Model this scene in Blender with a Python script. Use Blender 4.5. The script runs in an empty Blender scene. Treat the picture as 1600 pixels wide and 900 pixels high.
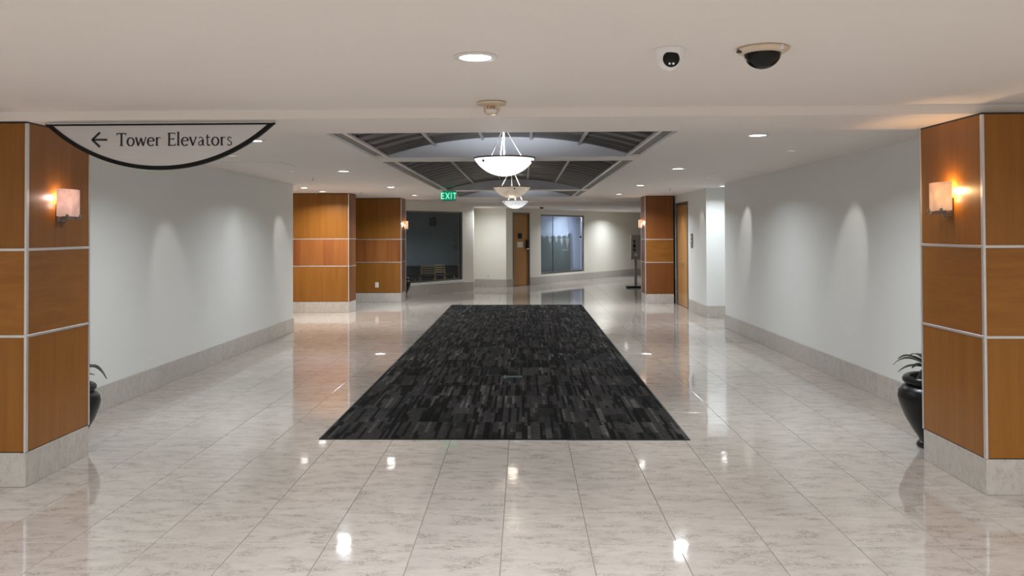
import bpy, bmesh, math, random
from mathutils import Vector, Matrix, Euler
random.seed(7)
SC = bpy.context.scene
COL = SC.collection
PI = math.pi

# ------------------------------------------------------------------ camera
H_EYE = 1.63
cam_d = bpy.data.cameras.new('camera')
cam = bpy.data.objects.new('camera', cam_d); COL.objects.link(cam); SC.camera = cam
F_PX = 1305.0
yaw, pitch, roll = math.atan(33 / F_PX), math.radians(0.9), -0.004
fw = Vector((-math.sin(yaw) * math.cos(pitch), math.cos(yaw) * math.cos(pitch), math.sin(pitch)))
rt = Vector((math.cos(yaw), math.sin(yaw), 0))
up = rt.cross(fw)
r2 = math.cos(roll) * rt + math.sin(roll) * up
u2 = -math.sin(roll) * rt + math.cos(roll) * up
cam.matrix_world = Matrix(((r2.x, u2.x, -fw.x, 0), (r2.y, u2.y, -fw.y, 0), (r2.z, u2.z, -fw.z, H_EYE), (0, 0, 0, 1)))
cam_d.sensor_width = 36.0; cam_d.sensor_fit = 'HORIZONTAL'
cam_d.lens = F_PX * 36.0 / 1600.0
cam_d.shift_x = (800 - 785) / 1600.0
cam_d.shift_y = -(450 - 342.6) / 1600.0
cam_d.clip_end = 200

# ------------------------------------------------------------------ world, exposure
W = bpy.data.worlds.new('world'); SC.world = W; W.use_nodes = True
W.node_tree.nodes['Background'].inputs[0].default_value = (0.5, 0.52, 0.55, 1)
W.node_tree.nodes['Background'].inputs[1].default_value = 0.05
SC.view_settings.view_transform = 'Standard'; SC.view_settings.look = 'None'
SC.view_settings.gamma = 1.0; SC.view_settings.use_curve_mapping = False
SC.view_settings.exposure = 0.0
try:
    SC.cycles.max_bounces = 14; SC.cycles.diffuse_bounces = 8; SC.cycles.glossy_bounces = 5
    SC.cycles.sample_clamp_indirect = 6.0; SC.cycles.caustics_reflective = False; SC.cycles.caustics_refractive = False
except Exception:
    pass
# lamp strengths (used by the lamp builders)
P_DOWN = 29.0         # visible downlights
P_LOBBY = 38.0        # nearest downlight and the fill downlights added in the lobby
P_ACCENT = 21.0       # wall washers
P_SCONCE = 3.4

# ------------------------------------------------------------------ materials
def srgb(r, g, b):
    f = lambda c: (c / 255 / 12.92) if c / 255 <= 0.04045 else ((c / 255 + 0.055) / 1.055) ** 2.4
    return (f(r), f(g), f(b), 1.0)

class NT:
    def __init__(s, name):
        s.m = bpy.data.materials.new(name); s.m.use_nodes = True
        s.t = s.m.node_tree; s.t.nodes.clear()
        s.out = s.t.nodes.new('ShaderNodeOutputMaterial')
        s.b = s.t.nodes.new('ShaderNodeBsdfPrincipled')
        s.t.links.new(s.b.outputs[0], s.out.inputs[0])
    def put(s, sock, v):
        if hasattr(v, 'is_linked') or isinstance(v, bpy.types.NodeSocket): s.t.links.new(v, sock)
        elif isinstance(v, (tuple, list)) and len(v) == 3 and sock.type == 'RGBA': sock.default_value = (*v, 1)
        else: sock.default_value = v
    def n(s, typ, ins=None, **attrs):
        nd = s.t.nodes.new('ShaderNode' + typ)
        for k, v in attrs.items(): setattr(nd, k, v)
        for k, v in (ins or {}).items(): s.put(nd.inputs[k], v)
        return nd
    def math(s, op, a, b=0.0, c=None):
        ins = {0: a, 1: b}
        if c is not None: ins[2] = c
        return s.n('Math', ins, operation=op).outputs[0]
    def vmath(s, op, a, b=(0, 0, 0)):
        return s.n('VectorMath', {0: a, 1: b}, operation=op).outputs[0]
    def pos(s): return s.n('NewGeometry').outputs['Position']
    def objco(s): return s.n('TexCoord').outputs['Object']
    def rnd(s): return s.n('ObjectInfo').outputs['Random']
    def noise(s, vec, scale=1, detail=3, rough=.5, dist=0):
        return s.n('TexNoise', {'Vector': vec, 'Scale': scale, 'Detail': detail, 'Roughness': rough, 'Distortion': dist}).outputs['Fac']
    def ramp(s, fac, stops, interp='LINEAR'):
        nd = s.n('ValToRGB', {0: fac}); cr = nd.color_ramp; cr.interpolation = interp
        while len(cr.elements) < len(stops): cr.elements.new(0.5)
        for e, (p, c) in zip(cr.elements, stops):
            e.position = p; e.color = c if len(c) == 4 else (*c, 1)
        return nd.outputs[0]
    def mix(s, fac, a, b, mode='MIX'):
        nd = s.t.nodes.new('ShaderNodeMix'); nd.data_type = 'RGBA'; nd.blend_type = mode
        s.put(nd.inputs[0], fac); s.put(nd.inputs[6], a); s.put(nd.inputs[7], b)
        return nd.outputs[2]
    def bump(s, h, strength=.2, dist=.01):
        nd = s.n('Bump', {'Height': h, 'Strength': strength, 'Distance': dist})
        s.t.links.new(nd.outputs[0], s.b.inputs['Normal'])
    def set(s, **k):
        names = dict(col='Base Color', rough='Roughness', metal='Metallic', spec='Specular IOR Level', ecol='Emission Color',
                     estr='Emission Strength', trans='Transmission Weight', ior='IOR', alpha='Alpha', coat='Coat Weight', croug='Coat Roughness', aniso='Anisotropic', sss='Subsurface Weight')
        for a, v in k.items(): s.put(s.b.inputs[names[a]], v)
        return s.m

def paint(name, c, rough=.6, amt=.03, bump=.05):
    n = NT(name); f = n.noise(n.pos(), 3.0, 4); g = n.noise(n.pos(), 180.0, 2)
    dark = tuple(x * (1 - amt) for x in c[:3]) + (1,)
    n.bump(g, bump, .002)
    return n.set(col=n.mix(f, dark, c), rough=rough)

def metal(name, c, rough=.35, m=1.0, brushed=None):
    n = NT(name)
    if brushed: v = n.vmath('MULTIPLY', n.objco(), brushed)
    else: v = n.objco()
    f = n.noise(v, 40 if not brushed else 1, 3)
    d = tuple(x * .85 for x in c[:3]) + (1,)
    return n.set(col=n.mix(f, d, c), rough=n.math('MULTIPLY_ADD', f, .12, rough - .06), metal=m)

def plain(name, c, rough=.5, amt=.08, scale=30, spec=.5):
    n = NT(name); f = n.noise(n.objco(), scale, 3)
    d = tuple(x * (1 - amt) for x in c[:3]) + (1,)
    return n.set(col=n.mix(f, d, c), rough=rough, spec=spec)

def emit(name, c, strength):
    n = NT(name); return n.set(col=c, ecol=c, estr=strength, rough=.4)

M = {}
M['wall'] = paint('wall_paint', (.74, .76, .74, 1), .55, .03)
M['wall_warm'] = paint('wall_paint_cream', (.80, .78, .70, 1), .55, .03)
M['ceiling'] = paint('ceiling_paint', (.80, .755, .73, 1), .7, .03)
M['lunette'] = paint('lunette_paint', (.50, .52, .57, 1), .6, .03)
M['ledge'] = paint('ledge_grey', (.17, .165, .155, 1), .5, .05)
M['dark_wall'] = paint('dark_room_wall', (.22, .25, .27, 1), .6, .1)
M['black_wall'] = paint('dark_wainscot', (.02, .018, .018, 1), .5, .1)
M['trim'] = metal('aluminium_trim', (.74, .72, .72, 1), .35, .7)
M['reveal'] = plain('black_reveal', (.012, .01, .009, 1), .5)
M['steel'] = metal('steel', (.55, .54, .53, 1), .3)
M['pewter'] = metal('pewter', (.30, .28, .27, 1), .35)
M['bronze'] = metal('bronze_frame', (.16, .14, .12, 1), .4, .6)
M['white_plastic'] = plain('white_plastic', (.78, .76, .74, 1), .35, .03)
M['cream_plastic'] = plain('cream_plastic', (.66, .54, .42, 1), .4, .05)
M['red_print'] = plain('red_print', (.45, .07, .04, 1), .5)
M['black_gloss'] = plain('black_gloss', (.005, .005, .005, 1), .12, spec=.25)
M['camera_white'] = plain('camera_white', (.86, .86, .90, 1), .4, .03)
M['black_matte'] = plain('black_matte', (.008, .008, .008, 1), .5, spec=.2)
M['rubber'] = plain('dark_grey', (.05, .05, .05, 1), .5)
M['grout'] = plain('grout', (.20, .17, .14, 1), .8)
M['paper'] = plain('paper', (.72, .70, .64, 1), .7, .03)
M['ink'] = plain('ink', (.02, .02, .025, 1), .6)
M['teal'] = plain('teal_label', (.03, .085, .082, 1), .6)
M['chair_wood'] = plain('blond_wood', (.70, .50, .30, 1), .4, .25, 25)
M['dark_table'] = plain('dark_table', (.03, .022, .018, 1), .35)
M['soil'] = plain('soil_moss', (.10, .125, .10, 1), .9, .6, 60)
M['lens'] = emit('downlight_lens', (1.0, .97, .93, 1), 14.0)
M['lens_far'] = emit('downlight_lens_dim', (1.0, .97, .93, 1), 4.0)
M['accent_lens'] = emit('accent_lens', (1.0, .95, .88, 1), .6)
M['exit_green'] = emit('exit_green', (.0, .30, .16, 1), .55)
M['exit_letter'] = emit('exit_letter', (.22, .85, .56, 1), .8)

def stone(name, base, dark, scale, rough, world=True, vein=1.0):
    n = NT(name)
    P = n.pos()
    cell = n.vmath('FLOOR', n.vmath('DIVIDE', n.vmath('ADD', P, (2.413, -4.381, 0.0)), (.4585, .4575, 1.0)))
    wn = n.n('TexWhiteNoise', {'Vector': cell}, noise_dimensions='3D')
    rv = n.vmath('MULTIPLY', wn.outputs['Color'], (37, 37, 37))
    rv2 = n.n('CombineXYZ', {0: n.math('MULTIPLY', n.rnd(), 60), 1: n.math('MULTIPLY', n.rnd(), 31), 2: 0.0}).outputs[0]
    if not world: rv = rv2
    Q = n.vmath('ADD', P, rv)
    S = n.vmath('MULTIPLY', Q, (1, 2.2, 1.6) if world else (1.6, 1.6, 1.0))
    cloud = n.noise(S, 5.0 * scale, 5, .6, .6)
    mid = n.noise(S, 16.0 * scale, 6, .7, 1.2)
    ridge = n.math('ABSOLUTE', n.math('SUBTRACT', n.noise(S, 15.0 * scale, 7, .7, 1.6), .5))
    line = n.ramp(ridge, [(0.0, (1, 1, 1)), (.05, (0, 0, 0))])
    mask = n.ramp(n.noise(S, 6.5 * scale, 3, .5), [(.46, (0, 0, 0)), (.66, (1, 1, 1))])
    fleck = n.math('MULTIPLY', n.math('MULTIPLY', line, mask), (.78 if world else .62) * vein)
    d2 = tuple((a * .86) for a in base[:3]) + (1,)
    c = n.mix(n.ramp(cloud, [(.3, (0, 0, 0)), (.7, (1, 1, 1))]), d2, base)
    c = n.mix(n.ramp(mid, [(.5, (0, 0, 0)), (.75, (.35, .35, .35))]), c, tuple(a * .62 for a in base[:3]) + (1,))
    c = n.mix(fleck, c, dark)
    tint = n.math('MULTIPLY_ADD', wn.outputs['Value'] if world else n.rnd(), .09, .94)
    c = n.mix(1.0, c, n.n('CombineColor', {0: tint, 1: tint, 2: n.math('MULTIPLY_ADD', tint, .85, .13)}).outputs[0], 'MULTIPLY')
    big = n.noise(P, 2.2, 2)
    if world:
        n.bump(n.noise(n.vmath('MULTIPLY', P, (1.0, 1.0, 1.0)), 5.0, 2), .05, .02)
    return n.set(col=c, rough=n.math('MULTIPLY_ADD', big, .03, rough), spec=.85 if world else .5)
M['floor'] = stone('floor_limestone', (.54, .492, .447, 1), (.14, .115, .095, 1), 1.0, .04)
M['base'] = stone('base_limestone', (.55, .52, .485, 1), (.20, .17, .15, 1), 2.6, .35, world=False, vein=1.0)

def wood(name, dark, light, vertical=True, figured=False):
    n = NT(name)
    P = n.pos()
    off = n.n('CombineXYZ', {0: n.math('MULTIPLY', n.rnd(), 13), 1: n.math('MULTIPLY', n.rnd(), 7), 2: n.math('MULTIPLY', n.rnd(), 19)}).outputs[0]
    Q = n.vmath('ADD', P, off)
    s = (14, 14, .7) if vertical else (2.2, 2.2, 14)
    g = n.noise(n.vmath('MULTIPLY', Q, s), 1.0, 5, .6, .5)
    fine = n.noise(n.vmath('MULTIPLY', Q, (160, 160, 4) if vertical else (8, 8, 160)), 1.0, 2)
    f = n.math('ADD', n.math('MULTIPLY', g, .75), n.math('MULTIPLY', fine, .25))
    if figured:
        k = n.n('TexWhiteNoise', {'Vector': n.vmath('FLOOR', n.vmath('MULTIPLY', Q, (4.3, 4.3, 0)))}, noise_dimensions='3D').outputs['Value']
        f = n.math('ADD', n.math('MULTIPLY', f, .7), n.math('MULTIPLY', k, .3))
    c = n.ramp(f, [(.3, dark), (.7, light)])
    tint = n.math('MULTIPLY_ADD', n.rnd(), .16, .92)
    c = n.mix(1.0, c, n.n('CombineColor', {0: tint, 1: tint, 2: tint}).outputs[0], 'MULTIPLY')
    n.bump(fine, .03, .002)
    return n.set(col=c, rough=.34, spec=.32, coat=.06, croug=.2)
M['wood'] = wood('anigre_veneer', (.215, .080, .010, 1), (.295, .120, .019, 1))
M['wood_fig'] = wood('figured_veneer', (.20, .075, .010, 1), (.30, .118, .019, 1), vertical=False)
M['wood_figsq'] = wood('blocky_veneer', (.20, .058, .014, 1), (.33, .125, .033, 1), True, True)
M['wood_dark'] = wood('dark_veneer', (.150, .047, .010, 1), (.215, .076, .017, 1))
M['wood_door'] = wood('door_veneer', (.36, .18, .065, 1), (.50, .27, .10, 1))

def carpet_mat():
    n = NT('carpet_loop')
    L = n.objco(); r = n.rnd()
    x = n.n('SeparateXYZ', {0: L}).outputs[0]; y = n.n('SeparateXYZ', {0: L}).outputs[1]
    ro = n.math('MULTIPLY', r, 91.7)
    def layer(wx, ly, seed):
        cx = n.math('FLOOR', n.math('DIVIDE', x, wx))
        o = n.n('TexWhiteNoise', {'Vector': n.n('CombineXYZ', {0: cx, 1: ro, 2: seed}).outputs[0]}, noise_dimensions='3D').outputs['Value']
        cy = n.math('FLOOR', n.math('ADD', n.math('DIVIDE', y, ly), n.math('MULTIPLY', o, 5)))
        return n.n('TexWhiteNoise', {'Vector': n.n('CombineXYZ', {0: cx, 1: cy, 2: n.math('ADD', ro, seed)}).outputs[0]}, noise_dimensions='3D').outputs['Value']
    a = layer(.19, .579, 1.3); b = layer(.024, .579, 4.1); c = layer(.048, .29, 7.7)
    va = n.ramp(a, [(0, (.013, .0127, .0122)), (.16, (.022, .021, .020)), (.45, (.029, .0275, .0265)), (.80, (.037, .035, .0335))], 'CONSTANT')
    vb = n.ramp(b, [(0, (.14, .14, .14)), (.27, (.90, .90, .90)), (.62, (1.12, 1.12, 1.12)), (.92, (2.3, 2.25, 2.2))], 'CONSTANT')
    vc = n.ramp(c, [(0, (.35, .35, .35)), (.12, (1, 1, 1)), (.92, (1.4, 1.38, 1.35))], 'CONSTANT')
    wv = n.ramp(n.noise(n.vmath('MULTIPLY', n.pos(), (16, 60, 1)), 1.0, 3), [(.38, (.55, .55, .55)), (.62, (1.45, 1.45, 1.45))])
    col = n.mix(1.0, n.mix(1.0, n.mix(1.0, va, vb, 'MULTIPLY'), vc, 'MULTIPLY'), wv, 'MULTIPLY')
    n.bump(n.noise(n.pos(), 700, 2), .5, .003)
    return n.set(col=col, rough=.95, spec=.1)
M['carpet'] = carpet_mat()

def vault_mat():
    n = NT('woven_metal_mesh')
    P = n.pos()
    f = n.noise(n.vmath('MULTIPLY', P, (2.0, 60, 2.0)), 1.0, 3)
    w = n.noise(n.vmath('MULTIPLY', P, (.8, 7, 1)), 1.0, 3, .6, .4)
    n.bump(f, .25, .006)
    c = n.mix(n.math('ADD', n.math('MULTIPLY', f, .4), n.math('MULTIPLY', w, .6)), (.030, .024, .020, 1), (.17, .155, .145, 1))
    return n.set(col=c, rough=.36, metal=.6)
M['vault'] = vault_mat()

def alabaster(name, c, strength, vary=.35, base=(.8, .76, .72, 1)):
    n = NT(name); f = n.noise(n.objco(), 7.0, 5, .6, 1.5)
    v = n.ramp(f, [(.3, (1 - vary, 1 - vary, 1 - vary)), (.65, (1, 1, 1))])
    return n.set(col=n.mix(1.0, base, v, 'MULTIPLY'), ecol=n.mix(1.0, c, v, 'MULTIPLY'), estr=strength, rough=.25)
M['bowl_bright'] = alabaster('alabaster_lit', (.93, .96, 1.0, 1), 1.25, .22)
M['bowl_warm'] = alabaster('alabaster_dim', (1.0, .82, .66, 1), .28, .25, (.82, .72, .6, 1))
M['bowl_white'] = alabaster('alabaster_far', (.92, .96, 1.0, 1), .62, .3)
def translucent(name, c, mixf=.5, estr=0.0, ecol=(1, 1, 1, 1), vary=.25, scale=7.0):
    n = NT(name); f = n.noise(n.objco(), scale, 5, .6, 1.5)
    v = n.ramp(f, [(.3, (1 - vary,) * 3), (.65, (1, 1, 1))])
    col = n.mix(1.0, c, v, 'MULTIPLY')
    n.set(col=col, rough=.3, ecol=n.mix(1.0, ecol, v, 'MULTIPLY'), estr=estr)
    tl = n.n('BsdfTranslucent', {'Color': col})
    mx = n.n('MixShader', {0: mixf, 1: n.b.outputs[0], 2: tl.outputs[0]})
    n.t.links.new(mx.outputs[0], n.out.inputs[0]); return n.m
M['shade_pink'] = translucent('sconce_glass_pink', (.80, .70, .66, 1), .5, .38, (1.0, .62, .50, 1), .3)
M['shade_amber'] = translucent('sconce_glass_amber', (.84, .74, .62, 1), .5, .30, (1.0, .60, .42, 1), .3)
M['bulb'] = emit('bulb', (1.0, .72, .42, 1), 22.0)
M['bulb_pink'] = emit('bulb_pink', (1.0, .70, .62, 1), 14.0)

def glass(name, tint, rough=.02, clear=.9):
    n = NT(name)
    tr = n.n('BsdfTransparent', {0: tint}); gl = n.n('BsdfGlossy', {'Color': (.9, .93, .95, 1), 'Roughness': rough})
    fr = n.math('MULTIPLY_ADD', n.math('POWER', n.n('LayerWeight', {'Blend': .5}).outputs['Facing'], 4.0), .85, .045)
    sm = n.noise(n.pos(), 3, 2)
    fac = n.math('ADD', fr, n.math('MULTIPLY', sm, .02))
    mx = n.n('MixShader', {0: fac, 1: tr.outputs[0], 2: gl.outputs[0]})
    n.t.links.new(mx.outputs[0], n.out.inputs[0]); n.t.nodes.remove(n.b)
    return n.m
M['glass_dark'] = glass('tinted_glass', (.80, .84, .86, 1))
M['glass_clear'] = glass('clear_glass', (.86, .90, .92, 1))
M['film'] = translucent('frosted_film', (.44, .475, .46, 1), .5, vary=.10, scale=2)
M['film_haze'] = translucent('hazy_film', (.74, .77, .84, 1), .5, vary=.15, scale=2)
M['pennant'] = translucent('white_film', (.86, .86, .88, 1), .4, vary=.05)
M['curtain'] = translucent('sheer_curtain', (.84, .84, .93, 1), .5, vary=.08, scale=5)
M['blue_wall'] = paint('pale_blue_wall', (.50, .54, .62, 1), .6)
M['sign_face'] = metal('brushed_sign_face', (.70, .69, .73, 1), .38, .75, (2, 2, 200))
M['grey_sign'] = plain('grey_plaque', (.20, .21, .24, 1), .35)
M['stand_panel'] = plain('grey_sign_panel', (.40, .39, .36, 1), .45, .2, 12)
M['urn'] = plain('black_glazed_urn', (.006, .006, .0065, 1), .3, .3, 12, .3)

def leafmat():
    n = NT('leaf'); f = n.noise(n.objco(), 25, 4); r = n.rnd()
    c = n.mix(n.math('ADD', n.math('MULTIPLY', f, .6), n.math('MULTIPLY', r, .4)), (.010, .022, .010, 1), (.045, .075, .04, 1))
    return n.set(col=c, rough=.35)
M['leaf'] = leafmat()

# ------------------------------------------------------------------ mesh helpers
def new_bm(): return bmesh.new()

def link(name, me, mat, parent=None, loc=None, smooth=False):
    o = bpy.data.objects.new(name, me); COL.objects.link(o)
    if mat is not None and not me.materials: me.materials.append(M[mat] if isinstance(mat, str) else mat)
    if parent is not None: o.parent = parent
    if loc is not None: o.location = loc
    return o

def obj(name, bm, mat, parent=None, loc=None, smooth=False, bevel=0, seg=1):
    if bevel:
        bmesh.ops.bevel(bm, geom=list(bm.edges), offset=bevel, segments=seg, affect='EDGES', profile=.5)
    bmesh.ops.recalc_face_normals(bm, faces=list(bm.faces))
    me = bpy.data.meshes.new(name); bm.to_mesh(me); bm.free()
    if smooth:
        for p in me.polygons: p.use_smooth = True
        try: me.set_sharp_from_angle(angle=math.radians(40))
        except Exception: pass
    return link(name, me, mat, parent, loc)

def thing(name, label, cat, loc=(0, 0, 0), rz=0.0, group=None):
    o = bpy.data.objects.new(name, None); COL.objects.link(o)
    o.location = loc; o.rotation_euler = (0, 0, rz); o.empty_display_size = .1
    o['label'] = label; o['category'] = cat
    if group: o['group'] = group
    return o

def struct(o): o['kind'] = 'structure'; return o

def box(bm, x0, x1, y0, y1, z0, z1):
    v = [bm.verts.new(p) for p in ((x0, y0, z0), (x1, y0, z0), (x1, y1, z0), (x0, y1, z0), (x0, y0, z1), (x1, y0, z1), (x1, y1, z1), (x0, y1, z1))]
    for f in ((3, 2, 1, 0), (4, 5, 6, 7), (0, 1, 5, 4), (1, 2, 6, 5), (2, 3, 7, 6), (3, 0, 4, 7)): bm.faces.new([v[i] for i in f])
    return bm

def obox(bm, O, u, nrm, a0, a1, d0, d1, z0, z1):
    """box on a vertical plane: a along u, d along the normal, z up"""
    O = Vector((O[0], O[1], 0)); u = Vector((u[0], u[1], 0)); nrm = Vector((nrm[0], nrm[1], 0))
    P = lambda a, d, z: bm.verts.new(O + u * a + nrm * d + Vector((0, 0, z)))
    v = [P(a0, d0, z0), P(a1, d0, z0), P(a1, d1, z0), P(a0, d1, z0), P(a0, d0, z1), P(a1, d0, z1), P(a1, d1, z1), P(a0, d1, z1)]
    for f in ((3, 2, 1, 0), (4, 5, 6, 7), (0, 1, 5, 4), (1, 2, 6, 5), (2, 3, 7, 6), (3, 0, 4, 7)): bm.faces.new([v[i] for i in f])
    return bm

def prism(bm, pts, z0, z1):
    a = [bm.verts.new((p[0], p[1], z0)) for p in pts]; b = [bm.verts.new((p[0], p[1], z1)) for p in pts]
    bm.faces.new(a[::-1]); bm.faces.new(b)
    k = len(pts)
    for i in range(k): bm.faces.new((a[i], a[(i + 1) % k], b[(i + 1) % k], b[i]))
    return bm

def lathe(bm, prof, seg=32, a0=0.0, a1=2 * PI, T=None):
    full = abs(a1 - a0 - 2 * PI) < 1e-6
    k = seg if full else seg + 1
    rings = []
    for r, z in prof:
        if r < 1e-6: rings.append([bm.verts.new((0, 0, z))]); continue
        rings.append([bm.verts.new((r * math.cos(a0 + (a1 - a0) * i / seg), r * math.sin(a0 + (a1 - a0) * i / seg), z)) for i in range(k)])
    new = [v for r in rings for v in r]
    for A, B in zip(rings, rings[1:]):
        for i in range(seg):
            j = (i + 1) % k
            if len(A) == 1 and len(B) == 1: continue
            if len(A) == 1: bm.faces.new((A[0], B[i], B[j]))
            elif len(B) == 1: bm.faces.new((A[i], A[j], B[0]))
            else: bm.faces.new((A[i], A[j], B[j], B[i]))
    if T is not None: bmesh.ops.transform(bm, matrix=T, verts=new)
    return bm

def tube(bm, pts, r, seg=8, caps=True):
    pts = [Vector(p) for p in pts]; rr = r if isinstance(r, (list, tuple)) else [r] * len(pts)
    rings = []
    for i, p in enumerate(pts):
        t = (pts[min(i + 1, len(pts) - 1)] - pts[max(i - 1, 0)]).normalized()
        a = Vector((0, 0, 1)) if abs(t.z) < .9 else Vector((1, 0, 0))
        x = t.cross(a).normalized(); y = t.cross(x)
        rings.append([bm.verts.new(p + (x * math.cos(2 * PI * k / seg) + y * math.sin(2 * PI * k / seg)) * rr[i]) for k in range(seg)])
    for A, B in zip(rings, rings[1:]):
        for k in range(seg): bm.faces.new((A[k], A[(k + 1) % seg], B[(k + 1) % seg], B[k]))
    if caps: bm.faces.new(rings[0][::-1]); bm.faces.new(rings[-1])
    return bm

def smooth_pts(pts, k=6):
    out = []
    P = [pts[0]] + list(pts) + [pts[-1]]
    for i in range(1, len(P) - 2):
        a, b, c, d = (Vector(q) for q in P[i - 1:i + 3])
        for j in range(k):
            t = j / k
            out.append(.5 * (2 * b + (c - a) * t + (2 * a - 5 * b + 4 * c - d) * t * t + (3 * b - a - 3 * c + d) * t ** 3))
    out.append(Vector(pts[-1])); return out

def ribbon(bm, pts, w, T, th=.003):
    """flat stroke in a 2-D glyph plane; T maps (x, y, depth) to 3-D"""
    pts = [Vector((p[0], p[1])) for p in pts]; n = len(pts)
    ww = w if isinstance(w, (list, tuple)) else [w] * n
    L, R = [], []
    for i, p in enumerate(pts):
        t = (pts[min(i + 1, n - 1)] - pts[max(i - 1, 0)]).normalized(); nn = Vector((-t.y, t.x))
        L.append(p + nn * ww[i] / 2); R.append(p - nn * ww[i] / 2)
    for d in (0,):
        A = [bm.verts.new(T(q.x, q.y, 0)) for q in L]; B = [bm.verts.new(T(q.x, q.y, 0)) for q in R]
        C = [bm.verts.new(T(q.x, q.y, th)) for q in L]; D = [bm.verts.new(T(q.x, q.y, th)) for q in R]
        for i in range(n - 1):
            bm.faces.new((A[i], A[i + 1], B[i + 1], B[i])); bm.faces.new((C[i], D[i], D[i + 1], C[i + 1]))
            bm.faces.new((A[i], C[i], C[i + 1], A[i + 1])); bm.faces.new((B[i], B[i + 1], D[i + 1], D[i]))
        bm.faces.new((A[0], B[0], D[0], C[0])); bm.faces.new((A[-1], C[-1], D[-1], B[-1]))
    return bm

def unit(A, B):
    d = Vector((B[0] - A[0], B[1] - A[1])); return d.normalized(), d.length

def area_lamp(name, loc, power, size, spread, color, parent, rot=(0, 0, 0)):
    d = bpy.data.lights.new(name, 'AREA'); d.shape = 'DISK'; d.size = size; d.energy = power; d.color = color; d.spread = spread
    o = bpy.data.objects.new(name, d); COL.objects.link(o); o.location = loc; o.rotation_euler = rot
    if parent: o.parent = parent
    return o
def spot_lamp(name, loc, power, angle, blend, color, parent, direction, radius=.03):
    d = bpy.data.lights.new(name, 'SPOT'); d.spot_size = angle; d.spot_blend = blend; d.energy = power; d.color = color; d.shadow_soft_size = radius
    o = bpy.data.objects.new(name, d); COL.objects.link(o); o.location = loc
    o.rotation_euler = Vector(direction).to_track_quat('-Z', 'Y').to_euler()
    if parent: o.parent = parent
    return o
def point_lamp(name, loc, power, color, parent, radius=.02):
    d = bpy.data.lights.new(name, 'POINT'); d.energy = power; d.color = color; d.shadow_soft_size = radius
    o = bpy.data.objects.new(name, d); COL.objects.link(o); o.location = loc
    if parent: o.parent = parent
    return o

# ------------------------------------------------------------------ key dimensions
XL, XR = -3.85, 3.45            # hall walls
ZN, ZS, ZC, ZF = 2.42, 2.362, 2.45, 2.35   # near ceiling, beam soffit, hall ceiling, far low ceiling
CX = -.18

# ------------------------------------------------------------------ floor: slab + tiles
bm = new_bm(); box(bm, -9, 8.5, -6, 40, -.25, -.004)
# the restaurant floor lies lower, so the slab leaves that corner to its own floor
floor = struct(obj('floor', bm, 'grout'))
TX, TY, X0, Y0 = .4585, .4575, -2.413, 4.381
CARP = (-1.612, 1.283, 6.595, 18.75)
cells = []
for i in range(-14, 24):
    for j in range(-22, 78):
        x0, y0 = X0 + i * TX, Y0 + j * TY
        if x0 > CARP[0] + .02 and x0 + TX < CARP[1] - .02 and y0 > CARP[2] + .02 and y0 + TY < CARP[3] - .02: continue
        if x0 < -9 or x0 + TX > 8.5: continue
        # keep clear of the sunken room behind the dark window and of solid wall blocks
        mx, my = x0 + TX / 2, y0 + TY / 2
        if 6.4 < my < 13.4 and (mx < XL - .35 or mx > XR + .35): continue
        cells.append((x0, y0))
def seen(c):
    mx, my = c[0] + TX / 2, c[1] + TY / 2
    if my < 3.8: return False
    px = 818 + 1305 * mx / my
    return -80 < px < 1680 and (my < 5.2 or XL - .3 < mx < XR + .3)
vis = sorted([c for c in cells if seen(c)], key=lambda c: c[1])[:296]
visset = set(vis)
bm = new_bm(); g = .0016
box(bm, g, TX - g, g, TY - g, -.012, 0)
bmesh.ops.bevel(bm, geom=[e for e in bm.edges if all(v.co.z > -.001 for v in e.verts)], offset=.0012, segments=1, affect='EDGES')
bmesh.ops.recalc_face_normals(bm, faces=list(bm.faces))
tile_me = bpy.data.meshes.new('floor_tile'); bm.to_mesh(tile_me); bm.free(); tile_me.materials.append(M['floor'])
for c in vis:
    o = bpy.data.objects.new('floor_tile', tile_me); COL.objects.link(o); o.parent = floor; o.location = (c[0], c[1], 0)
bm = new_bm()
for (x0, y0) in cells:
    if (x0, y0) in visset: continue
    a = [bm.verts.new(p) for p in ((x0 + g, y0 + g, 0), (x0 + TX - g, y0 + g, 0), (x0 + TX - g, y0 + TY - g, 0), (x0 + g, y0 + TY - g, 0))]
    b = [bm.verts.new((v.co.x, v.co.y, -.012)) for v in a]
    bm.faces.new(a)
    for k in range(4): bm.faces.new((b[k], b[(k + 1) % 4], a[(k + 1) % 4], a[k]))
o = obj('floor_tiles', bm, 'floor', floor); o['kind'] = 'stuff'

# ------------------------------------------------------------------ carpet
carpet = thing('carpet', 'long dark charcoal striped carpet laid down the middle of the polished hall floor', 'carpet', (CARP[0], CARP[2], 0))
NX, NY = 5, 21
cw, cl = (CARP[1] - CARP[0]) / NX, (CARP[3] - CARP[2]) / NY
bm = new_bm(); box(bm, 0.0004, cw - .0004, 0.0004, cl - .0004, .0005, .0075)
bmesh.ops.bevel(bm, geom=[e for e in bm.edges if all(v.co.z > .006 for v in e.verts)], offset=.001, segments=1, affect='EDGES')
cm = bpy.data.meshes.new('carpet_tile'); bm.to_mesh(cm); bm.free(); cm.materials.append(M['carpet'])
for i in range(NX):
    for j in range(NY):
        o = bpy.data.objects.new('carpet_tile', cm); COL.objects.link(o); o.parent = carpet; o.location = (i * cw, j * cl, 0)
bm = new_bm(); w, l = CARP[1] - CARP[0], CARP[3] - CARP[2]; e = .012
for q in ((-e, w + e, -e, 0), (-e, w + e, l, l + e), (-e, 0, 0, l), (w, w + e, 0, l)): box(bm, *q, 0.0003, .006)
obj('edge_strip', bm, 'black_matte', carpet)
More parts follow.
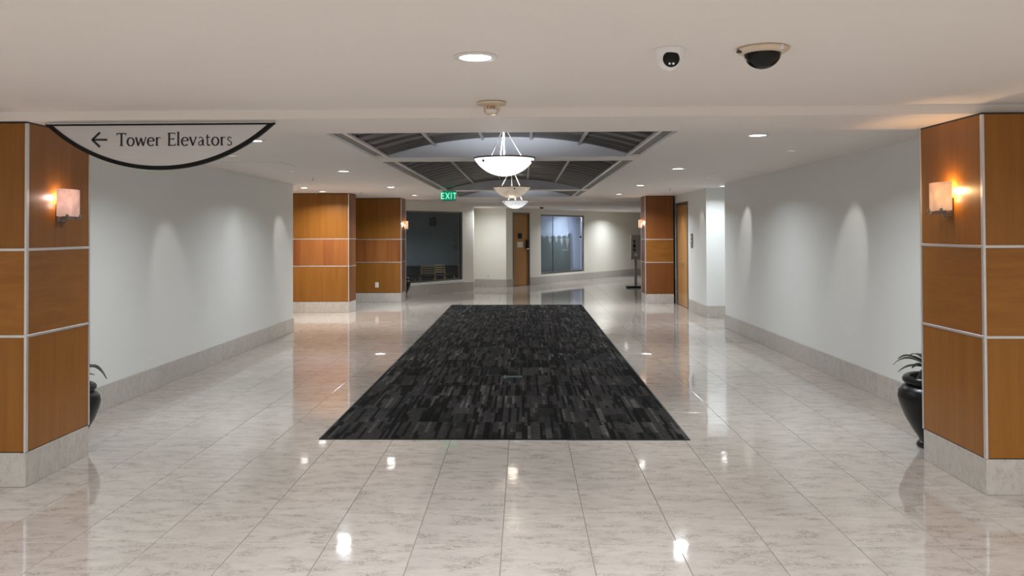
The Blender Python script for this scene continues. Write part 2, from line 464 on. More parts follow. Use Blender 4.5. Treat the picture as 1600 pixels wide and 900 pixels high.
t = thing('floor_plate', 'small flat teal and grey plate on the dark carpet near its centre', 'plate', (-.116, 9.40, .0075))
bm = new_bm(); box(bm, -.085, .095, -.05, .05, 0, .004); obj('plate', bm, 'teal', t, bevel=.001)
bm = new_bm(); box(bm, -.115, -.086, -.12, .09, 0, .004); obj('bracket', bm, 'rubber', t, bevel=.001)

# ------------------------------------------------------------------ walls
def wall_seg(name, A, B, th, z0, z1, mat, openings=(), inward=True):
    """A->B with the visible side on the right-hand normal; body goes the other way"""
    u, L = unit(A, B); n = Vector((u.y, -u.x))
    bm = new_bm(); cuts = sorted(openings); a = 0.0
    for (u0, u1, q0, q1) in cuts:
        if u0 > a: obox(bm, A, u, n, a, u0, -th, 0, z0, z1)
        if q0 > z0: obox(bm, A, u, n, u0, u1, -th, 0, z0, q0)
        if q1 < z1: obox(bm, A, u, n, u0, u1, -th, 0, q1, z1)
        a = u1
    if a < L: obox(bm, A, u, n, a, L, -th, 0, z0, z1)
    return struct(obj(name, bm, mat))

def base_course(name, A, B, gap=(), h=.228, piece=.4575, d=.014, ends=(0, 0)):
    u, L = unit(A, B); n = Vector((u.y, -u.x))
    root = bpy.data.objects.new(name, None); COL.objects.link(root); root.location = (A[0], A[1], 0); root['kind'] = 'structure'
    runs = []; a = -ends[0]
    for (g0, g1) in sorted(gap): runs.append((a, g0)); a = g1
    runs.append((a, L + ends[1]))
    for (r0, r1) in runs:
        k = max(1, round((r1 - r0) / piece)); s = (r1 - r0) / k
        for i in range(k):
            bm = new_bm(); obox(bm, (0, 0), u, n, r0 + i * s + .001, r0 + (i + 1) * s - .001, .0005, d, .0008, h)
            obj('stone', bm, 'base', root, bevel=.0012)
    return root

YL1, YR1 = 13.72, 14.28
XL0, XL1, XR0, XR1 = -3.925, -3.812, 3.515, 3.418      # the hall walls close in slightly towards the far end
lwall = lambda y: XL0 + (XL1 - XL0) * (y - 6.1) / (YL1 - 6.1)
rwall = lambda y: XR0 + (XR1 - XR0) * (y - 6.05) / (YR1 - 6.05)
bm = new_bm(); prism(bm, [(-8.4, 6.11), (XL0, 6.11), (XL1, YL1), (-8.4, YL1)], 0, ZC); struct(obj('wall_left', bm, 'wall'))
bm = new_bm(); prism(bm, [(XR0, 6.05), (8.2, 6.05), (8.2, YR1), (XR1, YR1)], 0, ZC); struct(obj('wall_right', bm, 'wall'))
# A->B with visible side to the right-hand of travel: left wall faces +x -> travel +y gives n=(1,0)
base_course('baseboard_left', (lwall(6.13), 6.13), (XL1, YL1), ends=(0, .014))
base_course('baseboard_right', (XR1, YR1), (rwall(6.07), 6.07), ends=(.014, 0))
# lobby shell around the camera
bm = new_bm(); box(bm, -8.4, -8.2, -5.5, 6, 0, ZN); struct(obj('wall_lobby_left', bm, 'wall_warm'))
bm = new_bm(); box(bm, 8.0, 8.2, -5.5, 6, 0, ZN); struct(obj('wall_lobby_right', bm, 'wall_warm'))
bm = new_bm(); box(bm, -8.4, 8.2, -5.7, -5.5, 0, ZN); struct(obj('wall_back', bm, 'wall_warm'))
bm = new_bm(); box(bm, -8.4, -4.5, 5.5, 5.7, 0, ZN); struct(obj('wall_front_left', bm, 'wall_warm'))
bm = new_bm(); box(bm, 4.2, 8.2, 5.5, 5.7, 0, ZN); struct(obj('wall_front_right', bm, 'wall_warm'))
# side corridors
bm = new_bm(); box(bm, -8.4, -8.2, YL1, 17.1, 0, ZC); struct(obj('wall_corridor_left', bm, 'wall_warm'))
bm = new_bm(); box(bm, 8.0, 8.2, YR1, 15.9, 0, ZC); struct(obj('wall_corridor_right', bm, 'wall'))
# right block with the double door: faces -x at XR (travel -y), and -y at Y=15.88 (travel -x)... built as segments
D2 = (17.62, 18.98)
wall_seg('wall_door_side', (XR, 19.78), (XR, 15.88), .14, 0, ZC, 'wall', [(19.78 - D2[1], 19.78 - D2[0], 0, 2.27)])
bm = new_bm(); box(bm, XR + .1, 8.0, 15.885, 16.1, 0, ZC); box(bm, XR + .002, XR + .1, 15.882, 15.99, 0, ZC)
struct(obj('wall_return_right', bm, 'wall'))
base_course('baseboard_return', (5.6, 15.882), (XR, 15.882), ends=(0, .014)) if False else None
base_course('baseboard_door_side', (XR, 17.54), (XR, 15.88), ends=(0, .014))
base_course('baseboard_return', (XR, 15.88), (5.3, 15.88))
bm = new_bm(); box(bm, XR, 7.7, 19.72, 19.86, 0, ZC); struct(obj('wall_closing_right', bm, 'wall'))
bm = new_bm(); box(bm, 7.5, 7.7, 19.8, 37, 0, ZF); struct(obj('wall_far_right', bm, 'wall_warm'))
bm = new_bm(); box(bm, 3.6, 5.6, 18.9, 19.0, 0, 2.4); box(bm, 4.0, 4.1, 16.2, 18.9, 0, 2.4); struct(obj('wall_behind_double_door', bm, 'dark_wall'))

# dark window wall: travel A->B must have visible side at right-hand normal (u.y,-u.x): facing (+x,-y)
WA, WB = (-3.62, 20.45), (-1.41, 23.46)
uw, LW = unit(WA, WB); nw = Vector((uw.y, -uw.x))
W1 = (.10, LW - .47, .33, 2.20)
wall_seg('wall_dark_window', WA, WB, .16, 0, ZC, 'wall_warm', [W1])
base_course('baseboard_dark_window', WA, WB, piece=.9, h=.25)
bm = new_bm(); prism(bm, [(-1.41, 23.46), (-1.48, 25.12), (-1.75, 25.12), (-1.60, 23.45)], 0, ZC); struct(obj('wall_pier', bm, 'wall_warm'))
bm = new_bm(); prism(bm, [(-1.48, 25.1), (-.523, 24.87), (-.523 - .05, 25.05), (-1.48, 25.3)], 0, ZF); struct(obj('wall_far', bm, 'wall_warm'))
base_course('baseboard_far', (-1.48, 25.1), (-.523, 24.87), piece=.9)
GA, GB = (-.523, 24.867), (5.0, 33.04)
ug, LG = unit(GA, GB); ng = Vector((ug.y, -ug.x))
s_at = lambda X: (X - GA[0]) / ug.x
DR1 = (s_at(-.33), s_at(.19)); W2 = (s_at(.547), s_at(2.085), .29, 2.195)
wall_seg('wall_angled', GA, GB, .16, 0, ZF, 'wall_warm', [(DR1[0], DR1[1], 0, 2.235), W2])
base_course('baseboard_angled', GA, GB, gap=[DR1], piece=.9)
bm = new_bm(); box(bm, 4.6, 7.6, 36.8, 37, 0, ZF); prism(bm, [(5.0, 33.04), (5.0, 37), (4.8, 37), (4.8, 33.1)], 0, ZF); struct(obj('wall_far_end', bm, 'wall_warm'))

# ------------------------------------------------------------------ ceilings
bm = new_bm(); box(bm, -8.6, 8.4, -5.8, 5.30, ZN, ZN + .2); struct(obj('ceiling', bm, 'ceiling'))
bm = new_bm(); box(bm, -8.6, 8.4, 5.30, 6.10, ZS, ZN + .2); struct(obj('ceiling_beam', bm, 'ceiling'))
CO = [(6.35, 9.12), (9.60, 16.14), (16.66, 19.42)]
CXL, CXR = -1.63, 1.262
bm = new_bm()
box(bm, -8.6, CXL, 6.10, 23.0, ZC, ZC + .12); box(bm, CXR, 8.4, 6.10, 23.0, ZC, ZC + .12)
yy = 6.10
for (a, b) in CO: box(bm, CXL, CXR, yy, a, ZC, ZC + .12); yy = b
box(bm, CXL, CXR, yy, 23.0, ZC, ZC + .12)
struct(obj('ceiling_hall', bm, 'ceiling'))
bm = new_bm(); box(bm, -8.6, 8.4, 23.0, 37.2, ZF, ZC + .12); struct(obj('ceiling_far', bm, 'ceiling'))

# ------------------------------------------------------------------ vaulted coffers
VX0, VX1, VZ0, VZ1 = -1.48, 1.125, 2.462, 2.652
vc = (VX0 + VX1) / 2; hc = (VX1 - VX0) / 2; sg = VZ1 - VZ0; RV = (hc * hc + sg * sg) / (2 * sg)
vz = lambda x: VZ1 - RV + math.sqrt(max(RV * RV - (x - vc) ** 2, 0))
clab = ['nearest vaulted ceiling coffer lined with dark woven metal mesh', 'long middle vaulted ceiling coffer lined with dark woven metal mesh', 'farthest short vaulted ceiling coffer lined with dark metal mesh']
for ci, (a, b) in enumerate(CO):
    t = thing('ceiling_coffer', clab[ci], 'coffer', (vc, (a + b) / 2, ZC), group=None)
    L = lambda x, y, z: (x - vc, y - (a + b) / 2, z - ZC)
    ya, yb = a + .02, b - .04
    # mesh panels between the ribs
    for k in range(5):
        x0 = VX0 + (VX1 - VX0) * k / 5; x1 = VX0 + (VX1 - VX0) * (k + 1) / 5
        ny = int((yb - ya) / .045); nx = 8
        bm = new_bm(); rows = []
        ph = .12 * k
        for j in range(ny + 1):
            y = ya + (yb - ya) * j / ny; r = []
            for i in range(nx + 1):
                x = x0 + (x1 - x0) * i / nx
                w = .012 * math.sin(2 * PI * (y / .36) + ph + .5 * math.sin(y * 1.3) + .35 * x) + .005 * math.sin(2 * PI * y / .13 + 1.3 * x)
                r.append(bm.verts.new(L(x, y, vz(x) + .016 + w)))
            rows.append(r)
        for A, B in zip(rows, rows[1:]):
            for i in range(nx): bm.faces.new((A[i], A[i + 1], B[i + 1], B[i]))
        ex = bmesh.ops.extrude_face_region(bm, geom=list(bm.faces))
        for v in ex['geom']:
            if isinstance(v, bmesh.types.BMVert): v.co.z += .01
        obj('mesh_panel', bm, 'vault', t, smooth=True)
    for k in range(6):
        x = VX0 + (VX1 - VX0) * k / 5; w = .014
        bm = new_bm(); obox(bm, L(x, ya, 0)[:2], (1, 0), (0, 1), -w, w, 0, yb - ya, L(0, 0, vz(x) - .012)[2], L(0, 0, vz(x) + .012)[2])
        obj('rib', bm, 'trim' if k in (0, 5) else 'steel', t)
    # arched end walls
    for ye, sgn in ((a, 1), (b, -1)):
        bm = new_bm(); top = []; bot = []
        for i in range(25):
            x = VX0 + (VX1 - VX0) * i / 24
            top.append(L(x, 0, vz(x) + .03)); bot.append(L(x, 0, ZC + .001))
        y0 = ye - (a + b) / 2; y1 = y0 + sgn * .045
        vs = [[bm.verts.new((p[0], y, p[2])) for p in q] for q in (bot, top) for y in (y0, y1)]
        b0, b1, t0, t1 = vs
        for i in range(24):
            bm.faces.new((b0[i], b0[i + 1], t0[i + 1], t0[i])); bm.faces.new((b1[i], t1[i], t1[i + 1], b1[i + 1]))
            bm.faces.new((b0[i], b1[i], b1[i + 1], b0[i + 1])); bm.faces.new((t0[i], t0[i + 1], t1[i + 1], t1[i]))
        bm.faces.new((b0[0], t0[0], t1[0], b1[0])); bm.faces.new((b0[-1], b1[-1], t1[-1], t0[-1]))
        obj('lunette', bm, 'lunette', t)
    for x0, x1 in ((CXL + .001, VX0 - .016), (VX1 + .016, CXR - .001)):
        bm = new_bm(); obox(bm, L(x0, a, 0)[:2], (1, 0), (0, 1), 0, x1 - x0, .001, b - a - .001, .028, .06)
        obj('ledge', bm, 'ledge', t)
    bm = new_bm(); obox(bm, L(CXL, a, 0)[:2], (1, 0), (0, 1), 0, CXR - CXL, 0, b - a, .30, .32); obj('lid', bm, 'reveal', t)

# ------------------------------------------------------------------ wood-clad columns and piers
def clad_face(root, A, B, zt, mats, O, hz=(.97, 1.53), stones=2, base_h=.222, d=.02, trims=True, left_trim=True, right_trim=True, reveal=True, end_gap=(.0, .0)):
    """A->B, visible side on the right-hand normal"""
    u, L = unit(A, B); n = Vector((u.y, -u.x)); P = (A[0] - O[0], A[1] - O[1]); tw = .009
    s = L / stones
    for i in range(stones):
        bm = new_bm(); obox(bm, P, u, n, i * s + .001, (i + 1) * s - .001, -d, 0, .001, base_h - .003); obj('stone_base', bm, 'base', root, bevel=.0012)
    zs = [base_h, hz[0], hz[1], zt]
    for k in range(3):
        bm = new_bm(); obox(bm, P, u, n, end_gap[0] + .004, L - end_gap[1] - .004, -d, 0, zs[k] + .004, zs[k + 1] - (.004 if k < 2 else .012)); obj('wood_panel', bm, mats[k], root, bevel=.001)
    for z in hz:
        bm = new_bm(); obox(bm, P, u, n, 0, L, -d, .006, z - tw, z + tw); obj('metal_trim', bm, 'trim', root, bevel=.002)
    if reveal:
        bm = new_bm(); obox(bm, P, u, n, 0.001, L - .001, -d, -.004, zt - .012, zt); obj('shadow_gap', bm, 'reveal', root)
    for on, a in ((left_trim, 0), (right_trim, L)):
        if on:
            bm = new_bm(); obox(bm, P, u, n, a - (.004 if a == 0 else .012), a + (.012 if a == 0 else .004), -d, .007, base_h, zt - .012); obj('corner_trim', bm, 'trim', root, bevel=.002)

PW = ('wood', 'wood_fig', 'wood')
# left foreground column
c = (-3.215, 5.327)
t = thing('column', 'wood panelled column on the left holding a wall sconce, under the hanging sign', 'column', (-3.85, 5.72, 0))
O = (-3.85, 5.72)
bm = new_bm(); box(bm, -4.52 - O[0], c[0] - .021 - O[0], c[1] + .021 - O[1], 6.105 - O[1], 0, ZS - .001); box(bm, -4.52 - O[0], c[0] - .021 - O[0], c[1] + .003 - O[1], c[1] + .02 - O[1], ZS - .001, ZS); obj('core', bm, 'reveal', t)
clad_face(t, (c[0], c[1]), (c[0], 6.105), ZS, PW, O, left_trim=False, right_trim=True)
clad_face(t, (-4.52, c[1]), (c[0], c[1]), ZN - .004 if False else ZS, PW, O, left_trim=False, right_trim=True, stones=3)
# right foreground column
c = (2.842, 5.24)
t = thing('column', 'wood panelled column on the right with a brightly glowing sconce', 'column', (3.5, 5.65, 0))
O = (3.5, 5.65)
bm = new_bm(); box(bm, c[0] + .021 - O[0], 4.2 - O[0], c[1] + .021 - O[1], 6.045 - O[1], 0, ZS - .001); obj('core', bm, 'reveal', t)
clad_face(t, (c[0], 6.045), (c[0], c[1]), ZS, PW, O, left_trim=True, right_trim=False, stones=1)
clad_face(t, (c[0], c[1]), (4.2, c[1]), ZS, PW, O, left_trim=True, right_trim=False, stones=3)

# left far pier (front, rounded side)
PS = ('wood', 'wood_figsq', 'wood')
t = thing('wall_panelling', 'orange wood panelled wall block at the left side corridor, nearer the camera', 'panelling', (-5.5, 17.4, 0)); O = (-5.5, 17.4)
bm = new_bm(); prism(bm, [(x - O[0], y - O[1]) for x, y in ((-8.2, 17.08), (-3.61, 17.08), (-3.57, 17.5), (-4.4, 18.2), (-8.2, 18.2))], 0, ZC - .001); obj('core', bm, 'reveal', t)
clad_face(t, (-8.2, 17.05), (-3.585, 17.05), ZC - .002, PS, O, hz=(.95, 1.508), stones=10, left_trim=False)
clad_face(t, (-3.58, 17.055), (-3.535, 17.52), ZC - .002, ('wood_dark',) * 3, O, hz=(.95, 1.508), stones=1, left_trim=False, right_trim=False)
# second left pier
t = thing('column', 'wood panelled pier beside the dark window, with a white outlet low on its front', 'column', (-3.6, 19.9, 0)); O = (-3.6, 19.9)
bm = new_bm(); box(bm, -4.7 - O[0], -2.891 - O[0], 19.561 - O[1], 20.28 - O[1], 0, ZC - .001); obj('core', bm, 'reveal', t)
clad_face(t, (-4.7, 19.54), (-2.87, 19.54), ZC - .002, PS, O, hz=(.94, 1.478), stones=3, left_trim=False)
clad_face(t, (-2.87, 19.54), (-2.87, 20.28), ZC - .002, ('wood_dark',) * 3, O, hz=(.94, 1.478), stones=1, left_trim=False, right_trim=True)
bm = new_bm(); box(bm, -8.4, -4.3, 20.3, 20.45, 0, ZC); box(bm, -4.3, -3.60, 20.3, 20.44, 0, ZC); struct(obj('wall_behind_pier', bm, 'wall_warm'))
# right far column
t = thing('column', 'dark wood panelled column beside the double door on the right', 'column', (3.08, 19.4, 0)); O = (3.08, 19.4)
bm = new_bm(); box(bm, 2.781 - O[0], 3.40 - O[0], 19.071 - O[1], 19.715 - O[1], 0, ZC - .001); obj('core', bm, 'reveal', t)
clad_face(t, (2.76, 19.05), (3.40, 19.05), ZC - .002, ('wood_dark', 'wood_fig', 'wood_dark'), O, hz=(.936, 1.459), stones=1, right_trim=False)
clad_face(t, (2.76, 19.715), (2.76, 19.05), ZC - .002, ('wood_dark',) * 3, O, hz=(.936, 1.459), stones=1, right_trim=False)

# ------------------------------------------------------------------ doors and windows
def framed(root, A, u, n, a0, a1, z0, z1, w, d0, d1, mat, name, O, sill=True):
    P = (A[0] - O[0], A[1] - O[1])
    bits = [(a0, a0 + w, z0, z1), (a1 - w, a1, z0, z1), (a0 + w, a1 - w, z1 - w, z1)]
    if sill: bits.append((a0 + w, a1 - w, z0, z0 + w))
    bm = new_bm()
    for (p, q, r, s) in bits: obox(bm, P, u, n, p, q, d0, d1, r, s)
    return obj(name, bm, mat, root)

# dark window
root = bpy.data.objects.new('window_1', None); COL.objects.link(root); root.location = (WA[0], WA[1], 0); root['kind'] = 'structure'
framed(root, WA, uw, nw, W1[0], W1[1], W1[2], W1[3], .045, -.10, -.02, 'pewter', 'window_frame', WA)
bm = new_bm(); obox(bm, (0, 0), uw, nw, W1[0] + .046, W1[1] - .046, -.065, -.057, W1[2] + .046, W1[3] - .046); obj('pane', bm, 'glass_dark', root)
bm = new_bm(); obox(bm, (0, 0), uw, nw, W1[0], W1[1] + .04, -.02, .03, W1[2] - .07, W1[2] - .001); obj('window_sill', bm, 'wall', root, bevel=.004)
# frosted window
root = bpy.data.objects.new('window_2', None); COL.objects.link(root); root.location = (GA[0], GA[1], 0); root['kind'] = 'structure'
framed(root, GA, ug, ng, W2[0], W2[1], W2[2], W2[3], .05, -.12, -.03, 'pewter', 'window_frame', GA)
bm = new_bm(); obox(bm, (0, 0), ug, ng, W2[0] + .051, W2[1] - .051, -.075, -.067, W2[2] + .051, W2[3] - .051); obj('pane', bm, 'glass_clear', root)
wl = W2[1] - W2[0]
bm = new_bm(); obox(bm, (0, 0), ug, ng, W2[0] + wl * .30, W2[0] + wl * .30 + .012, -.082, -.060, W2[2] + .051, W2[3] - .051); obj('glass_joint', bm, 'pewter', root)
# film silhouettes (flat film on the glass)
def film(name, pts, mat, d):
    bm = new_bm(); O2 = Vector((0, 0, 0)); a = []; b = []
    for (s, z) in pts:
        for L_, dd in ((a, d), (b, d - .003)):
            p = ug * s + ng * dd; L_.append(bm.verts.new((p.x, p.y, z)))
    k = len(pts); bm.faces.new(a); bm.faces.new(b[::-1])
    for i in range(k): bm.faces.new((a[i], b[i], b[(i + 1) % k], a[(i + 1) % k]))
    return obj(name, bm, mat, root)
s0, zl, zh = W2[0] + .06, W2[2] + .055, W2[3] - .055
film('hazy_film', [(s0, zl), (s0 + wl * .93, zl), (s0 + wl * .93, zh), (s0, zh)], 'film_haze', -.090)
pts = [(s0, zl), (s0 + wl * .74, zl)]
arches = [(.74, .62), (.615, .49), (.485, .37), (.365, .22), (.215, .10), (.095, 0)]
for k, (p, q) in enumerate(arches):
    for i in range(9):
        th_ = PI * i / 8; f_ = (p + q) / 2 + (p - q) / 2 * math.cos(th_)
        pts.append((s0 + wl * f_, 1.38 + (.22 if k == 0 else .14) * math.sin(th_) ** .7))
film('grey_film', pts, 'film', -.086)
for f_, w_, hh in ((.617, .05, .36), (.488, .045, .26), (.367, .034, .15), (.22, .036, .16)):
    film('pennant', [(s0 + wl * (f_ - w_), 1.42), (s0 + wl * f_, 1.42 - hh), (s0 + wl * (f_ + w_), 1.42)], 'pennant', -.082)
film('white_label', [(s0 + wl * .50, 1.02), (s0 + wl * .64, 1.02), (s0 + wl * .64, 1.06), (s0 + wl * .50, 1.06)], 'pennant', -.082)
film('white_tag', [(s0 + wl * .82, 2.02), (s0 + wl * .90, 2.02), (s0 + wl * .90, 2.10), (s0 + wl * .82, 2.10)], 'pennant', -.082)
# room behind the frosted window
bm = new_bm(); obox(bm, GA, ug, ng, 1.2, 6.0, -1.5, -1.4, 0, ZF); obox(bm, GA, ug, ng, 1.2, 1.3, -1.4, -.17, 0, ZF); obox(bm, GA, ug, ng, 5.9, 6.0, -1.4, -.17, 0, ZF)
struct(obj('wall_behind_frosted_window', bm, 'blue_wall'))
t = thing('curtain', 'white sheer curtain hanging at the right end of the frosted window', 'curtain', (GA[0] + ug.x * (W2[0] + wl * .88), GA[1] + ug.y * (W2[0] + wl * .88), 0))
bm = new_bm(); rows = []
for zi in range(13):
    z = .32 + 1.80 * zi / 12; r = []
    sp = .17 + .10 * max(0, (zi - 6) / 6) ** 1.5
    for i in range(41):
        a = -sp * wl + (sp + .09) * wl * i / 40; p = ug * a + ng * (-.0805 + .0025 * math.sin(i * 1.3 + .2 * zi))
        r.append(bm.verts.new((p.x, p.y, z)))
    rows.append(r)
for A, B in zip(rows, rows[1:]):
    for i in range(40): bm.faces.new((A[i], A[i + 1], B[i + 1], B[i]))
bmesh.ops.translate(bm, verts=list(bm.verts), vec=(0, 0, 0))
obj('drape', bm, 'curtain', t, smooth=True)
p = ug * .16 + ng * -.045
bm = new_bm(); lathe(bm, [(0, -.035), (.035, -.02), (.035, .02), (0, .035)], 10); bmesh.ops.translate(bm, verts=list(bm.verts), vec=(p.x, p.y, 1.46)); obj('tieback', bm, 'black_matte', t)
# make the haze film stop before the curtain is hidden: curtain hangs in front of it
# ---- single door on the angled wall
root = bpy.data.objects.new('door_1', None); COL.objects.link(root); root.location = (GA[0], GA[1], 0); root['kind'] = 'structure'
framed(root, GA, ug, ng, DR1[0], DR1[1], 0.001, 2.234, .045, -.14, .006, 'pewter', 'door_frame', GA, sill=False)
bm = new_bm(); obox(bm, (0, 0), ug, ng, DR1[0] + .048, DR1[1] - .048, -.085, -.04, .008, 2.186); obj('door_leaf', bm, 'wood_door', root, bevel=.002)
sr = DR1[1] - .13
bm = new_bm(); obox(bm, (0, 0), ug, ng, sr - .04, sr + .045, -.0405, .015, 1.12, 1.40); obj('keypad_lock', bm, 'black_matte', root, bevel=.008, seg=2)
bm = new_bm(); q = ug * sr + ng * .05; q2 = ug * (sr - .12) + ng * .05; q0 = ug * sr + ng * .014
tube(bm, [(q0.x, q0.y, 1.12), (q.x, q.y, 1.12), (q2.x, q2.y, 1.12)], .013); obj('lever_handle', bm, 'steel', root)
sm = (DR1[0] + DR1[1]) / 2 - .02
bm = new_bm(); obox(bm, (0, 0), ug, ng, sm - .16, sm + .14, -.040, -.034, 1.40, 1.70); obj('notice', bm, 'wood_door', root)
bm = new_bm(); obox(bm, (0, 0), ug, ng, sm - .12, sm + .10, -.034, -.030, 1.44, 1.60); obj('door_plaque', bm, 'black_matte', root, bevel=.001)
bm = new_bm(); obox(bm, (0, 0), ug, ng, sm - .14, sm + .16, -.040, -.036, 1.17, 1.34); obj('paper_notice', bm, 'paper', root)
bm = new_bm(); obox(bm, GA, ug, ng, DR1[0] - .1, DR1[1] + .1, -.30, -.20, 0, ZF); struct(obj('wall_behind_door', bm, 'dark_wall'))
# ---- double door on the right
root = bpy.data.objects.new('door_2', None); COL.objects.link(root); root.location = (XR, D2[1], 0); root['kind'] = 'structure'
UD, ND = (0, -1), (-1, 0); LD = D2[1] - D2[0]
framed(root, (XR, D2[1]), Vector((0, -1)), Vector((-1, 0)), 0.001, LD - .001, .001, 2.268, .05, -.12, .012, 'bronze', 'door_frame', (XR, D2[1]), sill=False)
for k in range(2):
    a0 = .053 + k * (LD - .106) / 2; a1 = a0 + (LD - .106) / 2 - .004
    bm = new_bm(); obox(bm, (0, 0), UD, ND, a0, a1, -.07, -.025, .008, 2.216); lf = obj('door_leaf', bm, 'wood_door', root, bevel=.002)
    ac = a1 - .07 if k == 0 else a0 + .07; sgn = -1 if k == 0 else 1
    bm = new_bm(); lathe(bm, [(0, 0), (.026, 0), (.026, .008), (0, .008)], 16, T=Matrix.Translation((.025, -ac, .93)) @ Matrix.Rotation(-PI / 2, 4, 'Y'))
    tube(bm, [(.02, -ac, .93), (-.035, -ac, .93), (-.04, -(ac + sgn * .11), .93)], .009); obj('lever_handle', bm, 'steel', lf)
# grey wall plaque by the double door
t = thing('wall_plaque', 'grey vertical plaque with rounded foot on the wall beside the double door', 'plaque', (XR, 17.18, 1.44))
bm = new_bm(); pts = [(.0, .16), (-.0, .16)]
out = [(-.075, .15), (.075, .15)] + [(.075 * math.cos(a), -.09 - .06 * math.sin(a)) for a in [PI * i / 10 for i in range(11)]]
A = [bm.verts.new((-.001, -y, z)) for y, z in out]; B = [bm.verts.new((-.022, -y, z)) for y, z in out]
bm.faces.new(A); bm.faces.new(B[::-1])
for i in range(len(out)): bm.faces.new((A[i], A[(i + 1) % len(out)], B[(i + 1) % len(out)], B[i]))
obj('plate', bm, 'grey_sign', t, bevel=.001)
bm = new_bm(); box(bm, -.026, -.0225, -.03, .03, .06, .10); box(bm, -.026, -.0225, -.05, .05, -.01, .015); obj('raised_marks', bm, 'white_plastic', t)

# ------------------------------------------------------------------ dark dining room
ZD = 0.0
bm = new_bm(); box(bm, -9, -1.78, 20.62, 28.4, -.004, .0) if False else None
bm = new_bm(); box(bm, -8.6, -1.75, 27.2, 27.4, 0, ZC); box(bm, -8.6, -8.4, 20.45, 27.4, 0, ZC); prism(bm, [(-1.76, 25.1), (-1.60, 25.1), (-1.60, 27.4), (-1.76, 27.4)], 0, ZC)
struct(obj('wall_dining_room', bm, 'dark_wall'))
bm = new_bm(); box(bm, -8.4, -1.78, 27.17, 27.199, .001, .56); struct(obj('trim_1', bm, 'black_wall'))
bm = new_bm(); box(bm, -8.4, -1.78, 27.13, 27.199, .561, .61); struct(obj('trim_2', bm, 'dark_wall'))
t = thing('loudspeaker', 'black box loudspeaker high on the wall behind the dark window', 'speaker', (-2.95, 27.05, 1.98))
bm = new_bm(); box(bm, -.1, .1, -.08, .08, -.13, .13); obj('cabinet', bm, 'black_matte', t, bevel=.008)
bm = new_bm(); box(bm, -.085, .085, -.09, -.0805, -.115, .115); obj('grille', bm, 'rubber', t)
bm = new_bm(); box(bm, -.03, .03, .081, .149, -.03, .03); obj('bracket', bm, 'steel', t)

def ladder_chair(loc, rz, label, h=.74):
    t = thing('ladder_back_chair', label, 'chair', loc, rz, 'chairs behind the dark window')
    for sx in (-.19, .19):
        bm = new_bm(); tube(bm, [(sx, .2, .001), (sx, .18, .38), (sx * 1.02, .25, h)], [.016, .018, .014], 6); obj('rear_leg', bm, 'chair_wood', t)
        bm = new_bm(); tube(bm, [(sx * 1.05, -.2, .001), (sx * 1.05, -.19, .38)], .017, 6); obj('front_leg', bm, 'chair_wood', t)
    bm = new_bm(); box(bm, -.22, .22, -.22, .21, .381, .41); obj('seat', bm, 'dark_table', t, bevel=.008)
    for k in range(4):
        z = .47 + k * (h - .52) / 3.3
        bm = new_bm(); box(bm, -.18, .18, .195 + .075 * (z - .4) / .36, .21 + .075 * (z - .4) / .36, z, z + .04); obj('slat', bm, 'chair_wood', t, bevel=.004)
    return t
ladder_chair((-2.30, 24.3, 0), 2.5, 'blond ladder back chair, rightmost behind the dark window')
ladder_chair((-2.74, 23.7, 0), -2.95, 'blond ladder back chair in the middle behind the dark window')
ladder_chair((-3.22, 22.6, 0), 1.2, 'blond ladder back chair at the left edge of the dark window')
t = thing('dining_table', 'dark square dining table between the chairs behind the dark window', 'table', (-3.40, 23.6, 0))
bm = new_bm(); box(bm, -.38, .38, -.38, .38, .66, .69); obj('tabletop', bm, 'dark_table', t, bevel=.005)
bm = new_bm(); tube(bm, [(0, 0, .03), (0, 0, .66)], .04, 10); obj('post', bm, 'dark_table', t)
bm = new_bm(); lathe(bm, [(0, .001), (.24, .001), (.24, .02), (0, .035)], 20); obj('foot', bm, 'dark_table', t)
# faint printed sheets on the dark glass, right edge
t = thing('window_notice', 'faint bluish printed sheets stuck inside the dark window at its right edge', 'notice', (WA[0] + uw.x * (W1[1] - .22), WA[1] + uw.y * (W1[1] - .22), 1.45))
for k, z in enumerate((.18, -.02, -.22)):
    bm = new_bm(); obox(bm, (0, 0), uw, nw, -.09, .09, -.072, -.069, z - .085, z + .085); s_ = obj('sheet', bm, 'dark_wall', t)
    bm = new_bm()
    for j in range(3): obox(bm, (0, 0), uw, nw, -.06, .06 - .03 * (j % 2), -.0688, -.0678, z + .03 - j * .035, z + .045 - j * .035)
    obj('print', bm, 'black_wall', s_)

# ------------------------------------------------------------------ lamps
def downlight_meshes():
    bm = new_bm(); lathe(bm, [(.070, -.001), (.096, -.001), (.098, -.004), (.094, -.008), (.074, -.009), (.070, -.006)] + [(.070, -.001)], 40)
    bmesh.ops.recalc_face_normals(bm, faces=list(bm.faces)); ring = bpy.data.meshes.new('trim_ring'); bm.to_mesh(ring); bm.free(); ring.materials.append(M['white_plastic'])
    bm = new_bm(); lathe(bm, [(0, -.0055), (.05, -.0052), (.0695, -.004), (.0695, -.0015), (0, -.0015)], 32)
    bmesh.ops.recalc_face_normals(bm, faces=list(bm.faces)); lens = bpy.data.meshes.new('lens'); bm.to_mesh(lens); bm.free(); lens.materials.append(M['lens'])
    for me in (ring, lens):
        for p in me.polygons: p.use_smooth = True
    return ring, lens
RING, LENS = downlight_meshes()
def downlight(x, y, z, label, power=P_DOWN, group='recessed downlights', color=(.90, .945, 1.0), spread=2.6):
    t = thing('downlight', label, 'ceiling light', (x, y, z), 0, group)
    for nm, me in (('trim_ring', RING), ('lens', LENS)):
        o = bpy.data.objects.new(nm, me); COL.objects.link(o); o.parent = t
    area_lamp('lamp', (0, 0, -.011), power, .13, spread, color, t)
    return t
